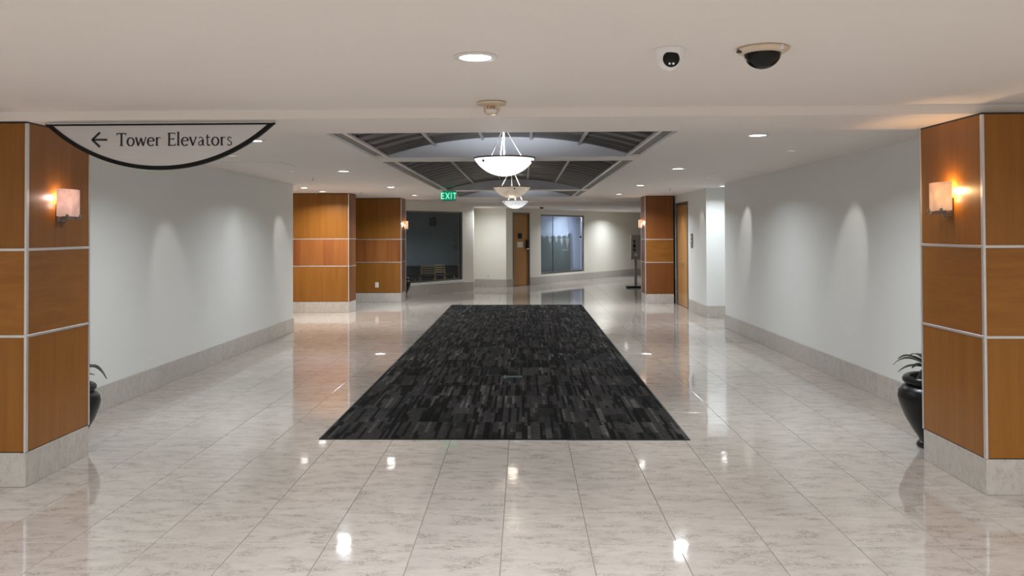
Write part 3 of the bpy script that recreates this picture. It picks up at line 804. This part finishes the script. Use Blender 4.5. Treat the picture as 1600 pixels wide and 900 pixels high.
downlight(-.212, 3.73, ZN, 'large bright round downlight in the near ceiling, nearest the camera', P_LOBBY)
DL = [(-2.37, 7.28, 'round downlight peeking out beside the right tip of the hanging sign'), (-2.37, 10.95, 'round downlight left of the near coffer, second of the left row'),
      (-2.37, 14.85, 'round downlight left of the long middle coffer, third of the left row'), (-2.37, 18.15, 'round downlight farthest of the left row, left of the green exit sign'),
      (1.99, 7.13, 'round downlight right of the near coffer, nearest of the right row'), (2.0, 10.85, 'round downlight second of the right row'),
      (2.05, 14.7, 'round downlight third of the right row'), (2.07, 18.1, 'round downlight farthest of the right row, above the right far column')]
for x, y, l in DL: downlight(x, y, ZC, l, P_DOWN * (1.9 if y > 18 else 1.0))
downlight(-3.94, 14.9, ZC, 'round downlight over the left side corridor, nearer the white wall edge', 36, color=(1, .92, .84))
downlight(-3.94, 16.3, ZC, 'round downlight close above the orange wood wall block', 36, color=(1, .92, .84))
downlight(3.60, 15.15, ZC, 'round downlight half hidden at the end of the right wall', 21, color=(.88, .94, 1))
downlight(1.85, 27.0, ZF, 'round downlight on the far low ceiling above the frosted window', 37)
downlight(3.55, 29.2, ZF, 'round downlight on the far low ceiling near the right far column', 37)
downlight(-.98, 23.75, ZF, 'round downlight added above the pale far wall to brighten it', 24, spread=2.9)  # added lamp, placed to brighten the pale far wall evenly
downlight(-4.4, 24.6, ZF, 'unseen round downlight added to lift the dim dining room behind the dark window', 46, 'added dining room fill', color=(.85, .93, 1))  # added unseen lamp that lifts the dark dining room
p_ = Vector((GA[0], GA[1])) + ug * ((W2[0] + W2[1]) / 2 + .2) - ng * .75
downlight(p_.x, p_.y, ZF, 'unseen round downlight added to brighten the room behind the frosted window', 95, 'added back room fill', color=(.88, .93, 1), spread=3.0)  # added unseen lamp that lights the window films from behind
# fill downlights added out of view, around and behind the camera, to brighten the lobby
for x in (-5.6, -2.9, 2.5, 5.2):
    for y in (2.6, -.8, -3.8):
        downlight(x, y, ZN, 'round fill downlight added to the unseen lobby ceiling', P_LOBBY, 'added lobby fill out of view', spread=2.9)
for y in (.3, -2.6): downlight(-.2, y, ZN, 'round fill downlight added to the unseen lobby ceiling', P_LOBBY, 'added lobby fill out of view', spread=2.9)

def accent(x, y, wx, wy, label, power=P_ACCENT, tilt=40):
    t = thing('accent_light', label, 'ceiling light', (x, y, ZC), 0, 'recessed wall washers')
    bm = new_bm(); lathe(bm, [(.042, -.001), (.062, -.001), (.063, -.004), (.045, -.006), (.042, -.001)], 28); obj('trim_ring', bm, 'ceiling', t, smooth=True)
    d = Vector((wx - x, wy - y)); 
    bm = new_bm(); lathe(bm, [(0, -.0035), (.0415, -.003), (.0415, -.0015), (0, -.0015)], 24); obj('lens', bm, 'accent_lens', t)
    dirv = Vector((d.x, d.y, -d.length / math.tan(math.radians(tilt))))
    spot_lamp('lamp', (0, 0, -.02), power, math.radians(40), .65, (1, .97, .94), t, dirv, .02)
accent(2.72, 8.53, XR, 8.93, 'small recessed wall washer in the ceiling by the right wall, nearer one')
accent(2.80, 12.68, XR, 12.98, 'small recessed wall washer in the ceiling by the right wall, farther one')
accent(-3.06, 8.7, XL, 9.04, 'small recessed wall washer in the ceiling by the left wall, below the hanging sign', P_ACCENT * .7, tilt=35)
accent(-3.09, 12.61, XL, 13.1, 'small recessed wall washer in the ceiling near the end of the left wall')
accent(-3.05, 10.9, XL, 11.04, 'small recessed wall washer in the ceiling midway along the left wall', P_ACCENT * .3)
accent(2.75, 18.3, XR, 18.3, 'small recessed wall washer above the wooden double door', P_ACCENT * .9, 38)
accent(2.9, 16.0, XR, 16.25, 'small recessed wall washer by the corner of the right white return', P_ACCENT * .5, 38)

# pendants
def pendant(y, rot, mat, label, rim_z, power, color, x=CX):
    t = thing('pendant_lamp', label, 'pendant light', (x, y, rim_z), 0, 'bowl pendants under the vaulted coffers')
    R = .288; D = .165; Rs = (R * R + D * D) / (2 * D)
    prof = []
    for i in range(15):
        r = R * i / 14; prof.append((r, -D + Rs - math.sqrt(Rs * Rs - r * r)))
    inner = [(r * .975, z + .009) for r, z in prof][::-1]
    bm = new_bm(); lathe(bm, prof + inner, 48); bmesh.ops.remove_doubles(bm, verts=list(bm.verts), dist=1e-5); obj('bowl', bm, mat, t, smooth=True)
    bm = new_bm(); lathe(bm, [(R * .972, -.004), (R + .006, -.004), (R + .006, .010), (R * .972, .010), (R * .972, -.004)], 48); obj('rim', bm, 'pewter', t, smooth=True)
    top = vz(x) - rim_z
    for k in range(3):
        a = rot + k * 2 * PI / 3
        bm = new_bm(); tube(bm, [(.2 * math.cos(a), .2 * math.sin(a), -.03), (.02 * math.cos(a), .02 * math.sin(a), top - .045)], .0045, 8); obj('rod', bm, 'steel', t)
        rr = R * .93; zz = -D + Rs - math.sqrt(Rs * Rs - rr * rr)
        bm = new_bm(); lathe(bm, [(0, .012), (.010, .010), (.012, 0), (.012, -.012), (0, -.012)], 12, T=Matrix.Translation((rr * math.cos(a), rr * math.sin(a), zz)) @ Matrix.Rotation(a, 4, 'Z') @ Matrix.Rotation(PI / 2 + .9, 4, 'Y')); obj('boss', bm, 'rubber', t)
    bm = new_bm(); tube(bm, [(0, 0, -.12), (0, 0, top - .03)], .006, 8); obj('stem', bm, 'trim', t)
    bm = new_bm(); lathe(bm, [(0, top - .05), (.03, top - .05), (.06, top - .03), (.065, top - .002), (0, top - .002)], 24); obj('canopy', bm, 'trim', t, smooth=True)
    bm = new_bm(); lathe(bm, [(0, -.10), (.03, -.09), (.04, -.06), (.03, -.03), (0, -.02)], 16); obj('bulb', bm, 'lens_far', t, smooth=True)
    if power:
        area_lamp('lamp', (0, 0, -.012), power, .2, 2.9, color, t, rot=(PI, 0, 0))
        point_lamp('glow', (0, 0, -D - .10), power * .18, color, t, .08)
pendant(7.93, math.radians(-15), 'bowl_bright', 'large bright white glass bowl pendant, nearest of the three', 2.330, 58, (.90, .95, 1))
pendant(12.9, math.radians(-80), 'bowl_warm', 'dimmer warm cream glass bowl pendant, middle of the three', 2.324, 6, (1, .86, .72))
pendant(18.2, math.radians(-30), 'bowl_white', 'small looking white glass bowl pendant, farthest of the three', 2.315, 46, (.88, .94, 1))

# sconces: local frame: wall at y=0, sticking out to -y, x along the wall
def sconce(loc, rz, shade, bulb, label, power, color, offset=0.0):
    t = thing('wall_sconce', label, 'wall lamp', loc, rz, 'alabaster wall sconces')
    w, d, h = .125, .10, .188
    out = []; inn = []
    for i in range(21):
        a = PI * (i / 20); cx_, sy = -w * math.cos(a), -math.sin(a) ** .62 * d * .55 - .045
        out.append((cx_, sy)); inn.append((cx_ * .95, sy * .95 + .0))
    bm = new_bm(); pr = out + inn[::-1]; prism(bm, pr, 0, h) if False else None
    vo = [[bm.verts.new((x, y, z)) for x, y in out] for z in (0, h)]; vi = [[bm.verts.new((x, y, z)) for x, y in inn] for z in (0, h)]
    for i in range(20):
        bm.faces.new((vo[0][i], vo[0][i + 1], vo[1][i + 1], vo[1][i])); bm.faces.new((vi[0][i], vi[1][i], vi[1][i + 1], vi[0][i + 1]))
        bm.faces.new((vo[1][i], vo[1][i + 1], vi[1][i + 1], vi[1][i])); bm.faces.new((vo[0][i], vi[0][i], vi[0][i + 1], vo[0][i + 1]))
    for i in (0, 20): bm.faces.new((vo[0][i], vo[1][i], vi[1][i], vi[0][i]))
    obj('shade', bm, shade, t, smooth=True)
    bm = new_bm(); box(bm, -.055, .055, -.018, -.001, -.035, .09); obj('backplate', bm, 'pewter', t, bevel=.003)
    bm = new_bm(); box(bm, -.10, .10, -.075, -.055, -.022, -.004); box(bm, -.012, .012, -.056, -.018, -.018, -.006); obj('bracket', bm, 'pewter', t)
    for sx in (-.085, .085):
        bm = new_bm(); lathe(bm, [(0, -.006), (.011, -.006), (.012, .002), (.008, .008), (0, .01)], 12, T=Matrix.Translation((sx, -.098, .004)) @ Matrix.Rotation(PI / 2, 4, 'X')); 
        box(bm, sx - .006, sx + .006, -.10, -.06, -.02, .0); obj('clamp', bm, 'pewter', t)
    bm = new_bm(); tube(bm, [(offset, -.035, -.004), (offset, -.035, .03)], .009, 8); obj('socket', bm, 'white_plastic', t)
    bm = new_bm(); lathe(bm, [(0, .03), (.010, .035), (.015, .06), (.010, .085), (0, .095)], 12, T=Matrix.Translation((offset, -.035, .02))); obj('bulb', bm, bulb, t, smooth=True)
    bm = new_bm(); tube(bm, smooth_pts([(-.05, -.03, -.02), (-.02, -.02, -.075), (.02, -.012, -.05), (.06, -.015, -.03)], 5), .0018, 5); obj('cord', bm, 'rubber', t)
    point_lamp('lamp', (offset, -.032, .13), power, color, t, .012)
    return t
# left column face x=-3.215 faces +x : local -y -> +x => rz = +90deg
sconce((-3.215, 5.715, 1.752), PI / 2, 'shade_pink', 'bulb_pink', 'pinkish alabaster sconce on the left foreground column', P_SCONCE * .5, (1, .70, .60), -.055)
sconce((2.842, 5.645, 1.763), -PI / 2, 'shade_amber', 'bulb', 'bright amber alabaster sconce on the right foreground column', P_SCONCE * 1.8, (1, .60, .28), .045)
sconce((-2.87, 19.95, 1.72), PI / 2, 'shade_amber', 'bulb', 'small glowing sconce on the pier left of the dark window', P_SCONCE, (1, .72, .50))
sconce((2.76, 19.40, 1.72), -PI / 2, 'shade_amber', 'bulb', 'small glowing sconce on the side of the right far column', P_SCONCE, (1, .72, .50))

# ------------------------------------------------------------------ hanging sign
GL = {}
def glyphs():
    TK, TN = .145, .075
    S = lambda p, k=6: [(q.x, q.y) for q in smooth_pts([Vector((a, b, 0)) for a, b in p], k)]
    def ell(cx_, cy_, rx, ry, a0, a1, n=26, tk=TK, tn=TN):
        P, Wd = [], []
        for i in range(n + 1):
            a = math.radians(a0 + (a1 - a0) * i / n); P.append((cx_ + rx * math.cos(a), cy_ + ry * math.sin(a))); Wd.append(tn + (tk - tn) * abs(math.cos(a)) ** 1.3)
        return P, Wd
    G = {}
    G['T'] = (.74, [([(0, .97), (.72, .97)], TN), ([(.015, 1.0), (.0, .84)], TN * .8), ([(.705, 1.0), (.72, .84)], TN * .8), ([(.36, .97), (.36, 0)], TK), ([(.22, .02), (.5, .02)], TN * .8)])
    G['o'] = (.63, [ell(.29, .32, .25, .32, 0, 360)])
    G['w'] = (.86, [([(.03, .65), (.22, 0)], TK), ([(.21, 0), (.42, .62)], TN), ([(.40, .62), (.61, 0)], TK), ([(.60, 0), (.80, .65)], TN), ([(-.04, .65), (.12, .65)], TN * .7), ([(.72, .65), (.87, .65)], TN * .7)])
    G['e'] = (.60, [ell(.29, .32, .25, .32, 8, 318), ([(.06, .37), (.53, .37)], TN)])
    G['r'] = (.44, [([(.1, .65), (.1, 0)], TK), ([(0, .02), (.24, .02)], TN * .7), (S([(.12, .45), (.2, .6), (.32, .64), (.40, .60)]), .06), ([(.0, .63), (.12, .65)], TN * .7)])
    G['E'] = (.66, [([(.1, 1), (.1, 0)], TK), ([(0, .975), (.54, .975)], TN), ([(.1, .52), (.46, .52)], TN), ([(0, .025), (.58, .025)], TN), ([(.535, 1), (.55, .84)], TN * .8), ([(.565, 0), (.60, .17)], TN * .8), ([(.455, .6), (.455, .44)], TN * .7)])
    G['l'] = (.28, [([(.1, 1.08), (.1, 0)], TK), ([(0, .02), (.22, .02)], TN * .7), ([(0, 1.05), (.1, 1.08)], TN * .7)])
    G['v'] = (.58, [([(.03, .65), (.27, 0)], TK), ([(.26, 0), (.50, .65)], TN), ([(-.04, .65), (.13, .65)], TN * .7), ([(.42, .65), (.57, .65)], TN * .7)])
    G['a'] = (.56, [([(.40, .46), (.40, .08), (.5, .02)], [TK, TK, TN]), (S([(.40, .44), (.34, .61), (.22, .65), (.08, .56)]), .065), (S([(.40, .38), (.2, .32), (.07, .18), (.14, .02), (.27, .03), (.40, .14)]), .07)])
    G['t'] = (.42, [(S([(.14, .84), (.14, .4), (.15, .1), (.22, .01), (.36, .06)]), .095), ([(0, .63), (.34, .63)], TN)])
    G['s'] = (.48, [(S([(.37, .54), (.24, .645), (.10, .57), (.10, .44), (.24, .34), (.37, .22), (.35, .07), (.2, 0), (.04, .1)]), .075)])
    G[' '] = (.42, [])
    # sans capitals for small signs
    t2 = .17
    G['sE'] = (.66, [([(.09, 1), (.09, 0)], t2), ([(.0, .92), (.52, .92)], t2), ([(.0, .5), (.46, .5)], t2), ([(.0, .08), (.52, .08)], t2)])
    G['sX'] = (.74, [([(.03, 1), (.62, 0)], t2), ([(.62, 1), (.03, 0)], t2)])
    G['sI'] = (.32, [([(.12, 1), (.12, 0)], t2)])
    G['sT'] = (.64, [([(0, .92), (.6, .92)], t2), ([(.3, 1), (.3, 0)], t2)])
    G['sF'] = (.6, [([(.09, 1), (.09, 0)], t2), ([(.0, .92), (.5, .92)], t2), ([(.0, .5), (.44, .5)], t2)])
    G['sR'] = (.66, [([(.09, 1), (.09, 0)], t2), (S([(.09, .92), (.36, .92), (.5, .74), (.36, .52), (.09, .52)]), t2), ([(.28, .5), (.54, 0)], t2)])
    return G
GL = glyphs()
def lettering(name, text, h, track, T, mat, parent, center=None, th=.002, sans=False):
    keys = ['s' + c if sans else c for c in text]
    total = sum(GL[k][0] for k in keys) + track * (len(keys) - 1)
    x = -total / 2 if center else 0.0
    for k in keys:
        adv, strokes = GL[k]
        if strokes:
            bm = new_bm()
            for pts, w in strokes:
                ww = [q * h for q in w] if isinstance(w, (list, tuple)) else w * h
                ribbon(bm, [((px + x) * h, py * h) for px, py in pts], ww, T, th)
            obj(name, bm, mat, parent)
        x += adv + track

YS = 5.40
t = thing('hanging_sign', 'half moon brushed metal sign reading Tower Elevators with a left arrow, hanging from the beam', 'sign', (-2.35, YS, ZS))
SX0, SX1, SZT, SZB = -.785, .737, -.009, -.315       # relative to the root
xc_ = (SX0 + SX1) / 2; hw = (SX1 - SX0) / 2; dz = SZT - SZB; RS = (hw * hw + dz * dz) / (2 * dz)
arc = lambda x, off=0.0: SZT - dz + RS - math.sqrt(max((RS - off) ** 2 - (x - xc_) ** 2, 0))
def arc_pts(off, n=48):
    r = RS - off; cz = SZB + RS; top = SZT - .012
    a = math.acos(min(1, (cz - top) / r)) if off else math.acos(min(1, (cz - SZT) / r))
    return [(xc_ + r * math.sin(-a + 2 * a * i / n), cz - r * math.cos(-a + 2 * a * i / n)) for i in range(n + 1)]
def plate(bm, pts, y0, y1):
    A = [bm.verts.new((x, y0, z)) for x, z in pts]; B = [bm.verts.new((x, y1, z)) for x, z in pts]
    bm.faces.new(A); bm.faces.new(B[::-1])
    for i in range(len(pts)): bm.faces.new((A[i], B[i], B[(i + 1) % len(pts)], A[(i + 1) % len(pts)]))
    return bm
bm = new_bm(); plate(bm, arc_pts(.018), -.008, .008); obj('face', bm, 'sign_face', t)
bm = new_bm(); o_, i_ = arc_pts(0.0), arc_pts(.026)
for (y0, y1) in ((-.014, .014),):
    vs = [[bm.verts.new((x, y, z)) for x, z in q] for q in (o_, i_) for y in (y0, y1)]
    a0, a1, b0, b1 = vs
    for i in range(len(o_) - 1):
        bm.faces.new((a0[i], a0[i + 1], b0[i + 1], b0[i])); bm.faces.new((a1[i], b1[i], b1[i + 1], a1[i + 1]))
        bm.faces.new((a0[i], a1[i], a1[i + 1], a0[i + 1])); bm.faces.new((b0[i], b0[i + 1], b1[i + 1], b1[i]))
    bm.faces.new((a0[0], b0[0], b1[0], a1[0])); bm.faces.new((a0[-1], a1[-1], b1[-1], b0[-1]))
obj('curved_rim', bm, 'black_matte', t)
bm = new_bm(); box(bm, SX0 + .005, SX1 - .005, -.012, .012, SZT - .014, SZT - .004); obj('black_bar', bm, 'black_matte', t)
bm = new_bm(); box(bm, SX0 + .0, SX1, -.010, .010, SZT - .0035, SZT + .007); obj('rail', bm, 'trim', t, bevel=.001)
TS = lambda x0, z0: (lambda x, y, d: (x0 + x, -.0085 - d, z0 + y))
lettering('letter', 'Tower Elevators', .084, .055, TS(-.308, -.157), 'ink', t)
bm = new_bm(); T_ = TS(-.47, -.115)
ribbon(bm, [(0, 0), (.098, 0)], .013, T_, .002); ribbon(bm, [(.050, .048), (-.002, -.001)], .014, T_, .002); ribbon(bm, [(.050, -.048), (-.002, .001)], .014, T_, .002)
obj('arrow', bm, 'ink', t)

# ------------------------------------------------------------------ exit sign
t = thing('exit_sign', 'green glowing EXIT sign hanging at the corner of the middle coffer', 'exit sign', (-1.435, 16.1, ZC))
bm = new_bm(); box(bm, -.122, .122, -.03, .03, -.205, -.012); obj('housing', bm, 'rubber', t, bevel=.004)
bm = new_bm(); box(bm, -.113, .113, -.034, -.0301, -.196, -.020); obj('panel', bm, 'exit_green', t)
lettering('letter', 'EXIT', .120, .06, lambda x, y, d: (x, -.0345 - d, -.171 + y), 'exit_letter', t, center=True, sans=True)
bm = new_bm(); lathe(bm, [(0, -.011), (.05, -.011), (.05, -.001), (0, -.001)], 20); obj('canopy', bm, 'white_plastic', t)

# ------------------------------------------------------------------ ceiling devices
# fire strobe
t = thing('fire_alarm', 'cream round ceiling fire strobe with clear lens and red FIRE lettering', 'fire alarm', (-.191, 5.045, ZN))
bm = new_bm(); lathe(bm, [(0, -.001), (.086, -.001), (.092, -.008), (.088, -.018), (.050, -.026), (0, -.026)], 40); obj('base', bm, 'cream_plastic', t, smooth=True)
bm = new_bm(); lathe(bm, [(0, -.0262), (.050, -.0262), (.050, -.052), (.036, -.074), (.030, -.078), (0, -.078)], 24); obj('body', bm, 'cream_plastic', t, smooth=True)
bm = new_bm(); box(bm, -.030, .030, -.052, -.046, -.070, -.050); obj('lens', bm, 'white_plastic', t, bevel=.002)
lettering('letter', 'FIRE', .017, .25, lambda x, y, d: (x, -.0515 - d, -.047 + y), 'red_print', t, center=True, sans=True, th=.001)
# turret camera
t = thing('turret_camera', 'white turret security camera with a black lens ball on the near ceiling', 'security camera', (.636, 3.62, ZN))
bm = new_bm(); lathe(bm, [(0, -.001), (.066, -.001), (.068, -.010), (.058, -.034), (.052, -.050), (.046, -.055), (0, -.055)], 36); obj('base', bm, 'camera_white', t, smooth=True)
bm = new_bm(); bmesh.ops.create_uvsphere(bm, u_segments=28, v_segments=18, radius=.049, matrix=Matrix.Translation((-.003, -.008, -.047))); obj('ball', bm, 'camera_white', t, smooth=True)
Tf = Matrix.Translation((-.003, -.008, -.047)) @ Matrix.Rotation(math.radians(97), 4, 'X')
bm = new_bm(); lathe(bm, [(0, .053), (.026, .051), (.034, .046), (.036, .030), (0, .030)], 28, T=Tf); obj('lens_cover', bm, 'black_gloss', t, smooth=True)
bm = new_bm(); lathe(bm, [(.036, .044), (.040, .042), (.041, .030), (.036, .030), (.036, .044)], 28, T=Tf); obj('lens_ring', bm, 'camera_white', t, smooth=True)
for sx in (-.008, .008):
    bm = new_bm(); lathe(bm, [(0, .0545), (.005, .054), (.005, .050), (0, .050)], 12, T=Tf @ Matrix.Translation((sx, -.021, -.002))); obj('led', bm, 'camera_white', t)
# dome camera
t = thing('dome_camera', 'smoked dome security camera with a cream ring, right of the white camera', 'security camera', (1.034, 3.62, ZN))
bm = new_bm(); lathe(bm, [(.078, -.001), (.106, -.001), (.112, -.008), (.106, -.016), (.090, -.024), (.078, -.026), (.078, -.001)], 44); obj('ring', bm, 'cream_plastic', t, smooth=True)
bm = new_bm(); lathe(bm, [(.0775 * math.cos(a), -.022 - .068 * math.sin(a)) for a in [PI / 2 * i / 12 for i in range(12)]] + [(0, -.09)], 40); obj('dome', bm, 'black_gloss', t, smooth=True)
bm = new_bm(); box(bm, .045, .062, -.098, -.078, -.022, -.004); obj('clip', bm, 'white_plastic', t, bevel=.002)
bm = new_bm(); box(bm, -.115, -.095, -.03, -.012, -.024, -.012); obj('latch', bm, 'rubber', t, bevel=.002)
# sprinklers and detectors in the hall ceiling
def sprinkler(x, y, label, z=ZC):
    t = thing('sprinkler', label, 'sprinkler', (x, y, z), 0, 'ceiling sprinkler heads')
    bm = new_bm(); lathe(bm, [(0, -.001), (.035, -.001), (.033, -.007), (0, -.009)], 20); obj('escutcheon', bm, 'white_plastic', t, smooth=True)
    bm = new_bm(); lathe(bm, [(.006, -.0092), (.006, -.04), (.018, -.042), (.018, -.045), (0, -.045)], 12); obj('head', bm, 'steel', t)
sprinkler(-3.09, 12.2, 'sprinkler head in the ceiling by the end of the left wall')
sprinkler(-4.12, 16.5, 'white sprinkler head close above the orange wood wall block')
sprinkler(2.76, 15.78, 'sprinkler head in the ceiling right of the long middle coffer')
sprinkler(-3.24, 16.6, 'sprinkler head in the ceiling above the pier by the dark window')
t = thing('smoke_detector', 'small dark round detector on the far low ceiling above the frosted window', 'smoke detector', (.52, 24.0, ZF))
bm = new_bm(); lathe(bm, [(0, -.001), (.06, -.001), (.058, -.02), (0, -.022)], 20); obj('base', bm, 'rubber', t, smooth=True)
bm = new_bm(); lathe(bm, [(.045, -.0222), (.035, -.045), (0, -.05)], 20); obj('dome', bm, 'black_gloss', t, smooth=True)
# access hatches
for (x0, x1, y0, y1, l) in ((2.70, 3.30, 11.5, 12.1, 'flush square access hatch in the ceiling by the right wall'), (-3.45, -2.80, 9.5, 10.15, 'flush square access hatch in the ceiling by the left wall')):
    t = thing('access_hatch', l, 'hatch', ((x0 + x1) / 2, (y0 + y1) / 2, ZC))
    w, l_ = (x1 - x0) / 2, (y1 - y0) / 2
    bm = new_bm(); box(bm, -w, w, -l_, l_, -.005, -.0005); obj('panel', bm, 'ceiling', t, bevel=.0015)
    bm = new_bm()
    for q in ((-w - .012, -w - .003, -l_ - .012, l_ + .012), (w + .003, w + .012, -l_ - .012, l_ + .012), (-w - .003, w + .003, -l_ - .012, -l_ - .003), (-w - .003, w + .003, l_ + .003, l_ + .012)): box(bm, *q, -.004, -.0005)
    obj('frame', bm, 'ceiling', t)

# ------------------------------------------------------------------ outlets
def outlet(loc, rz, label):
    t = thing('wall_outlet', label, 'outlet', loc, rz)
    bm = new_bm(); box(bm, -.04, .04, -.006, -.0005, -.062, .062); obj('cover_plate', bm, 'white_plastic', t, bevel=.002)
    for z in (-.026, .026):
        bm = new_bm(); box(bm, -.017, .017, -.0085, -.0062, z - .016, z + .016); obj('socket', bm, 'cream_plastic', t, bevel=.002)
outlet((-3.445, 19.54, .41), 0, 'white power outlet low on the wood pier beside the dark window')
outlet((-1.06, 25.0, .31), math.atan2(-.23, .957), 'pale power outlet low on the cream far wall')

# ------------------------------------------------------------------ sign stand
t = thing('sign_stand', 'grey floor standing sign on a post with a black foot, near the right far column', 'sign stand', (3.28, 24.6, 0))
bm = new_bm(); box(bm, -.27, .27, -.2, .2, .001, .045); obj('foot', bm, 'black_matte', t, bevel=.01, seg=2)
bm = new_bm(); box(bm, -.04, .04, -.02, .02, .0455, .82); obj('post', bm, 'steel', t, bevel=.004)
bm = new_bm(); box(bm, -.14, .16, -.022, .022, .821, 1.545); obj('panel_frame', bm, 'steel', t, bevel=.006)
bm = new_bm(); box(bm, -.115, .135, -.027, -.0225, .85, 1.515); pn = obj('panel', bm, 'stand_panel', t)
bm = new_bm()
for k, z in enumerate((1.35, 1.22, 1.10)):
    w_ = .03 + .01 * (k % 2)
    lathe(bm, [(0, -.0), (w_, -.0), (w_ * .7, .002), (0, .002)], 9, T=Matrix.Translation((-.035, -.0275, z)) @ Matrix.Rotation(PI / 2, 4, 'X') @ Matrix.Scale(1.6, 4, (0, 1, 0)))
obj('dark_print', bm, 'ink', pn)
bm = new_bm(); lathe(bm, [(0, 0), (.05, 0), (.04, .002), (0, .002)], 12, T=Matrix.Translation((.01, -.0275, .96)) @ Matrix.Rotation(PI / 2, 4, 'X')); obj('pale_print', bm, 'paper', pn)

# ------------------------------------------------------------------ urns with plants
def leaf_bm(base, dirv, length, droop, width):
    bm = new_bm(); rows = []; n = 9
    side = Vector((-dirv[1], dirv[0], 0)).normalized()
    for i in range(n + 1):
        t_ = i / n
        p = Vector(base) + Vector((dirv[0], dirv[1], 0)) * length * t_ * (1 - .12 * t_) + Vector((0, 0, dirv[2] * length * t_ - droop * t_ ** 2.4))
        w = width * (math.sin(PI * min(1, .08 + .92 * t_)) ** .75) * (1 - .25 * t_) if 0 < i < n else width * .12
        rows.append([bm.verts.new(p - side * w + Vector((0, 0, w * .35))), bm.verts.new(p), bm.verts.new(p + side * w + Vector((0, 0, w * .35)))])
    for A, B in zip(rows, rows[1:]):
        for k in range(2): bm.faces.new((A[k], A[k + 1], B[k + 1], B[k]))
    ex = bmesh.ops.extrude_face_region(bm, geom=list(bm.faces))
    for v in ex['geom']:
        if isinstance(v, bmesh.types.BMVert): v.co.z += .003
    return bm
def urn(loc, label, leaves, s=1.0):
    t = thing('potted_plant', label, 'potted plant', loc)
    prof = [(0, .001), (.150, .001), (.158, .012), (.150, .030), (.132, .045), (.140, .062), (.185, .13), (.235, .22), (.272, .32), (.284, .370), (.276, .420), (.244, .456), (.226, .466), (.232, .474),
            (.247, .488), (.250, .508), (.240, .526), (.222, .535), (.202, .528), (.194, .50), (.19, .46), (0, .46)]
    bm = new_bm(); lathe(bm, [(r * s, z * s) for r, z in prof], 48); obj('urn', bm, 'urn', t, smooth=True)
    bm = new_bm(); lathe(bm, [(.188 * s, .462 * s), (.15 * s, .50 * s), (.13 * s, .56 * s), (.08 * s, .60 * s), (0, .62 * s)], 24)
    for v in bm.verts: v.co += Vector((random.uniform(-1, 1), random.uniform(-1, 1), random.uniform(-1, 1))) * .008
    obj('moss', bm, 'soil', t, smooth=True)
    for (ang, l, up_, droop, w) in leaves:
        a = math.radians(ang)
        bm = leaf_bm((.05 * math.cos(a), .05 * math.sin(a), .58 * s), (math.cos(a), math.sin(a), up_), l, droop, w); obj('leaf', bm, 'leaf', t, smooth=True)
    return t
urn((3.125, 6.40, 0), 'black glazed urn with a drooping leafy plant behind the right foreground column', [(185, .30, .85, .17, .035), (172, .27, .35, .12, .03), (205, .26, .5, .1, .035), (150, .3, .7, .2, .035), (250, .25, .8, .12, .03), (320, .24, .7, .12, .03), (60, .26, .8, .15, .03), (20, .22, .6, .1, .03), (110, .26, .8, .14, .03), (285, .22, 1.0, .08, .03)])
urn((-3.548, 6.40, 0), 'black glazed urn with an arching leaf behind the left foreground column', [(2, .30, 1.0, .30, .045), (25, .17, .4, .05, .03), (60, .26, .8, .16, .03), (100, .26, .8, .14, .03), (150, .22, .7, .12, .03), (200, .22, .7, .12, .03), (250, .24, .9, .14, .03), (310, .2, .8, .1, .03)], .87)
urn((-3.08, 20.60, 0), 'black urn half hidden beside the pier under the dark window', [(20, .2, 1.0, .2, .03), (100, .2, 1.0, .2, .03), (170, .2, .9, .14, .03), (230, .2, 1.0, .2, .03), (300, .2, 1.0, .2, .03)])

# ------------------------------------------------------------------ tidy
for o in list(bpy.data.objects):
    if o.type == 'EMPTY' and not o.children and o.get('kind') != 'structure': bpy.data.objects.remove(o)
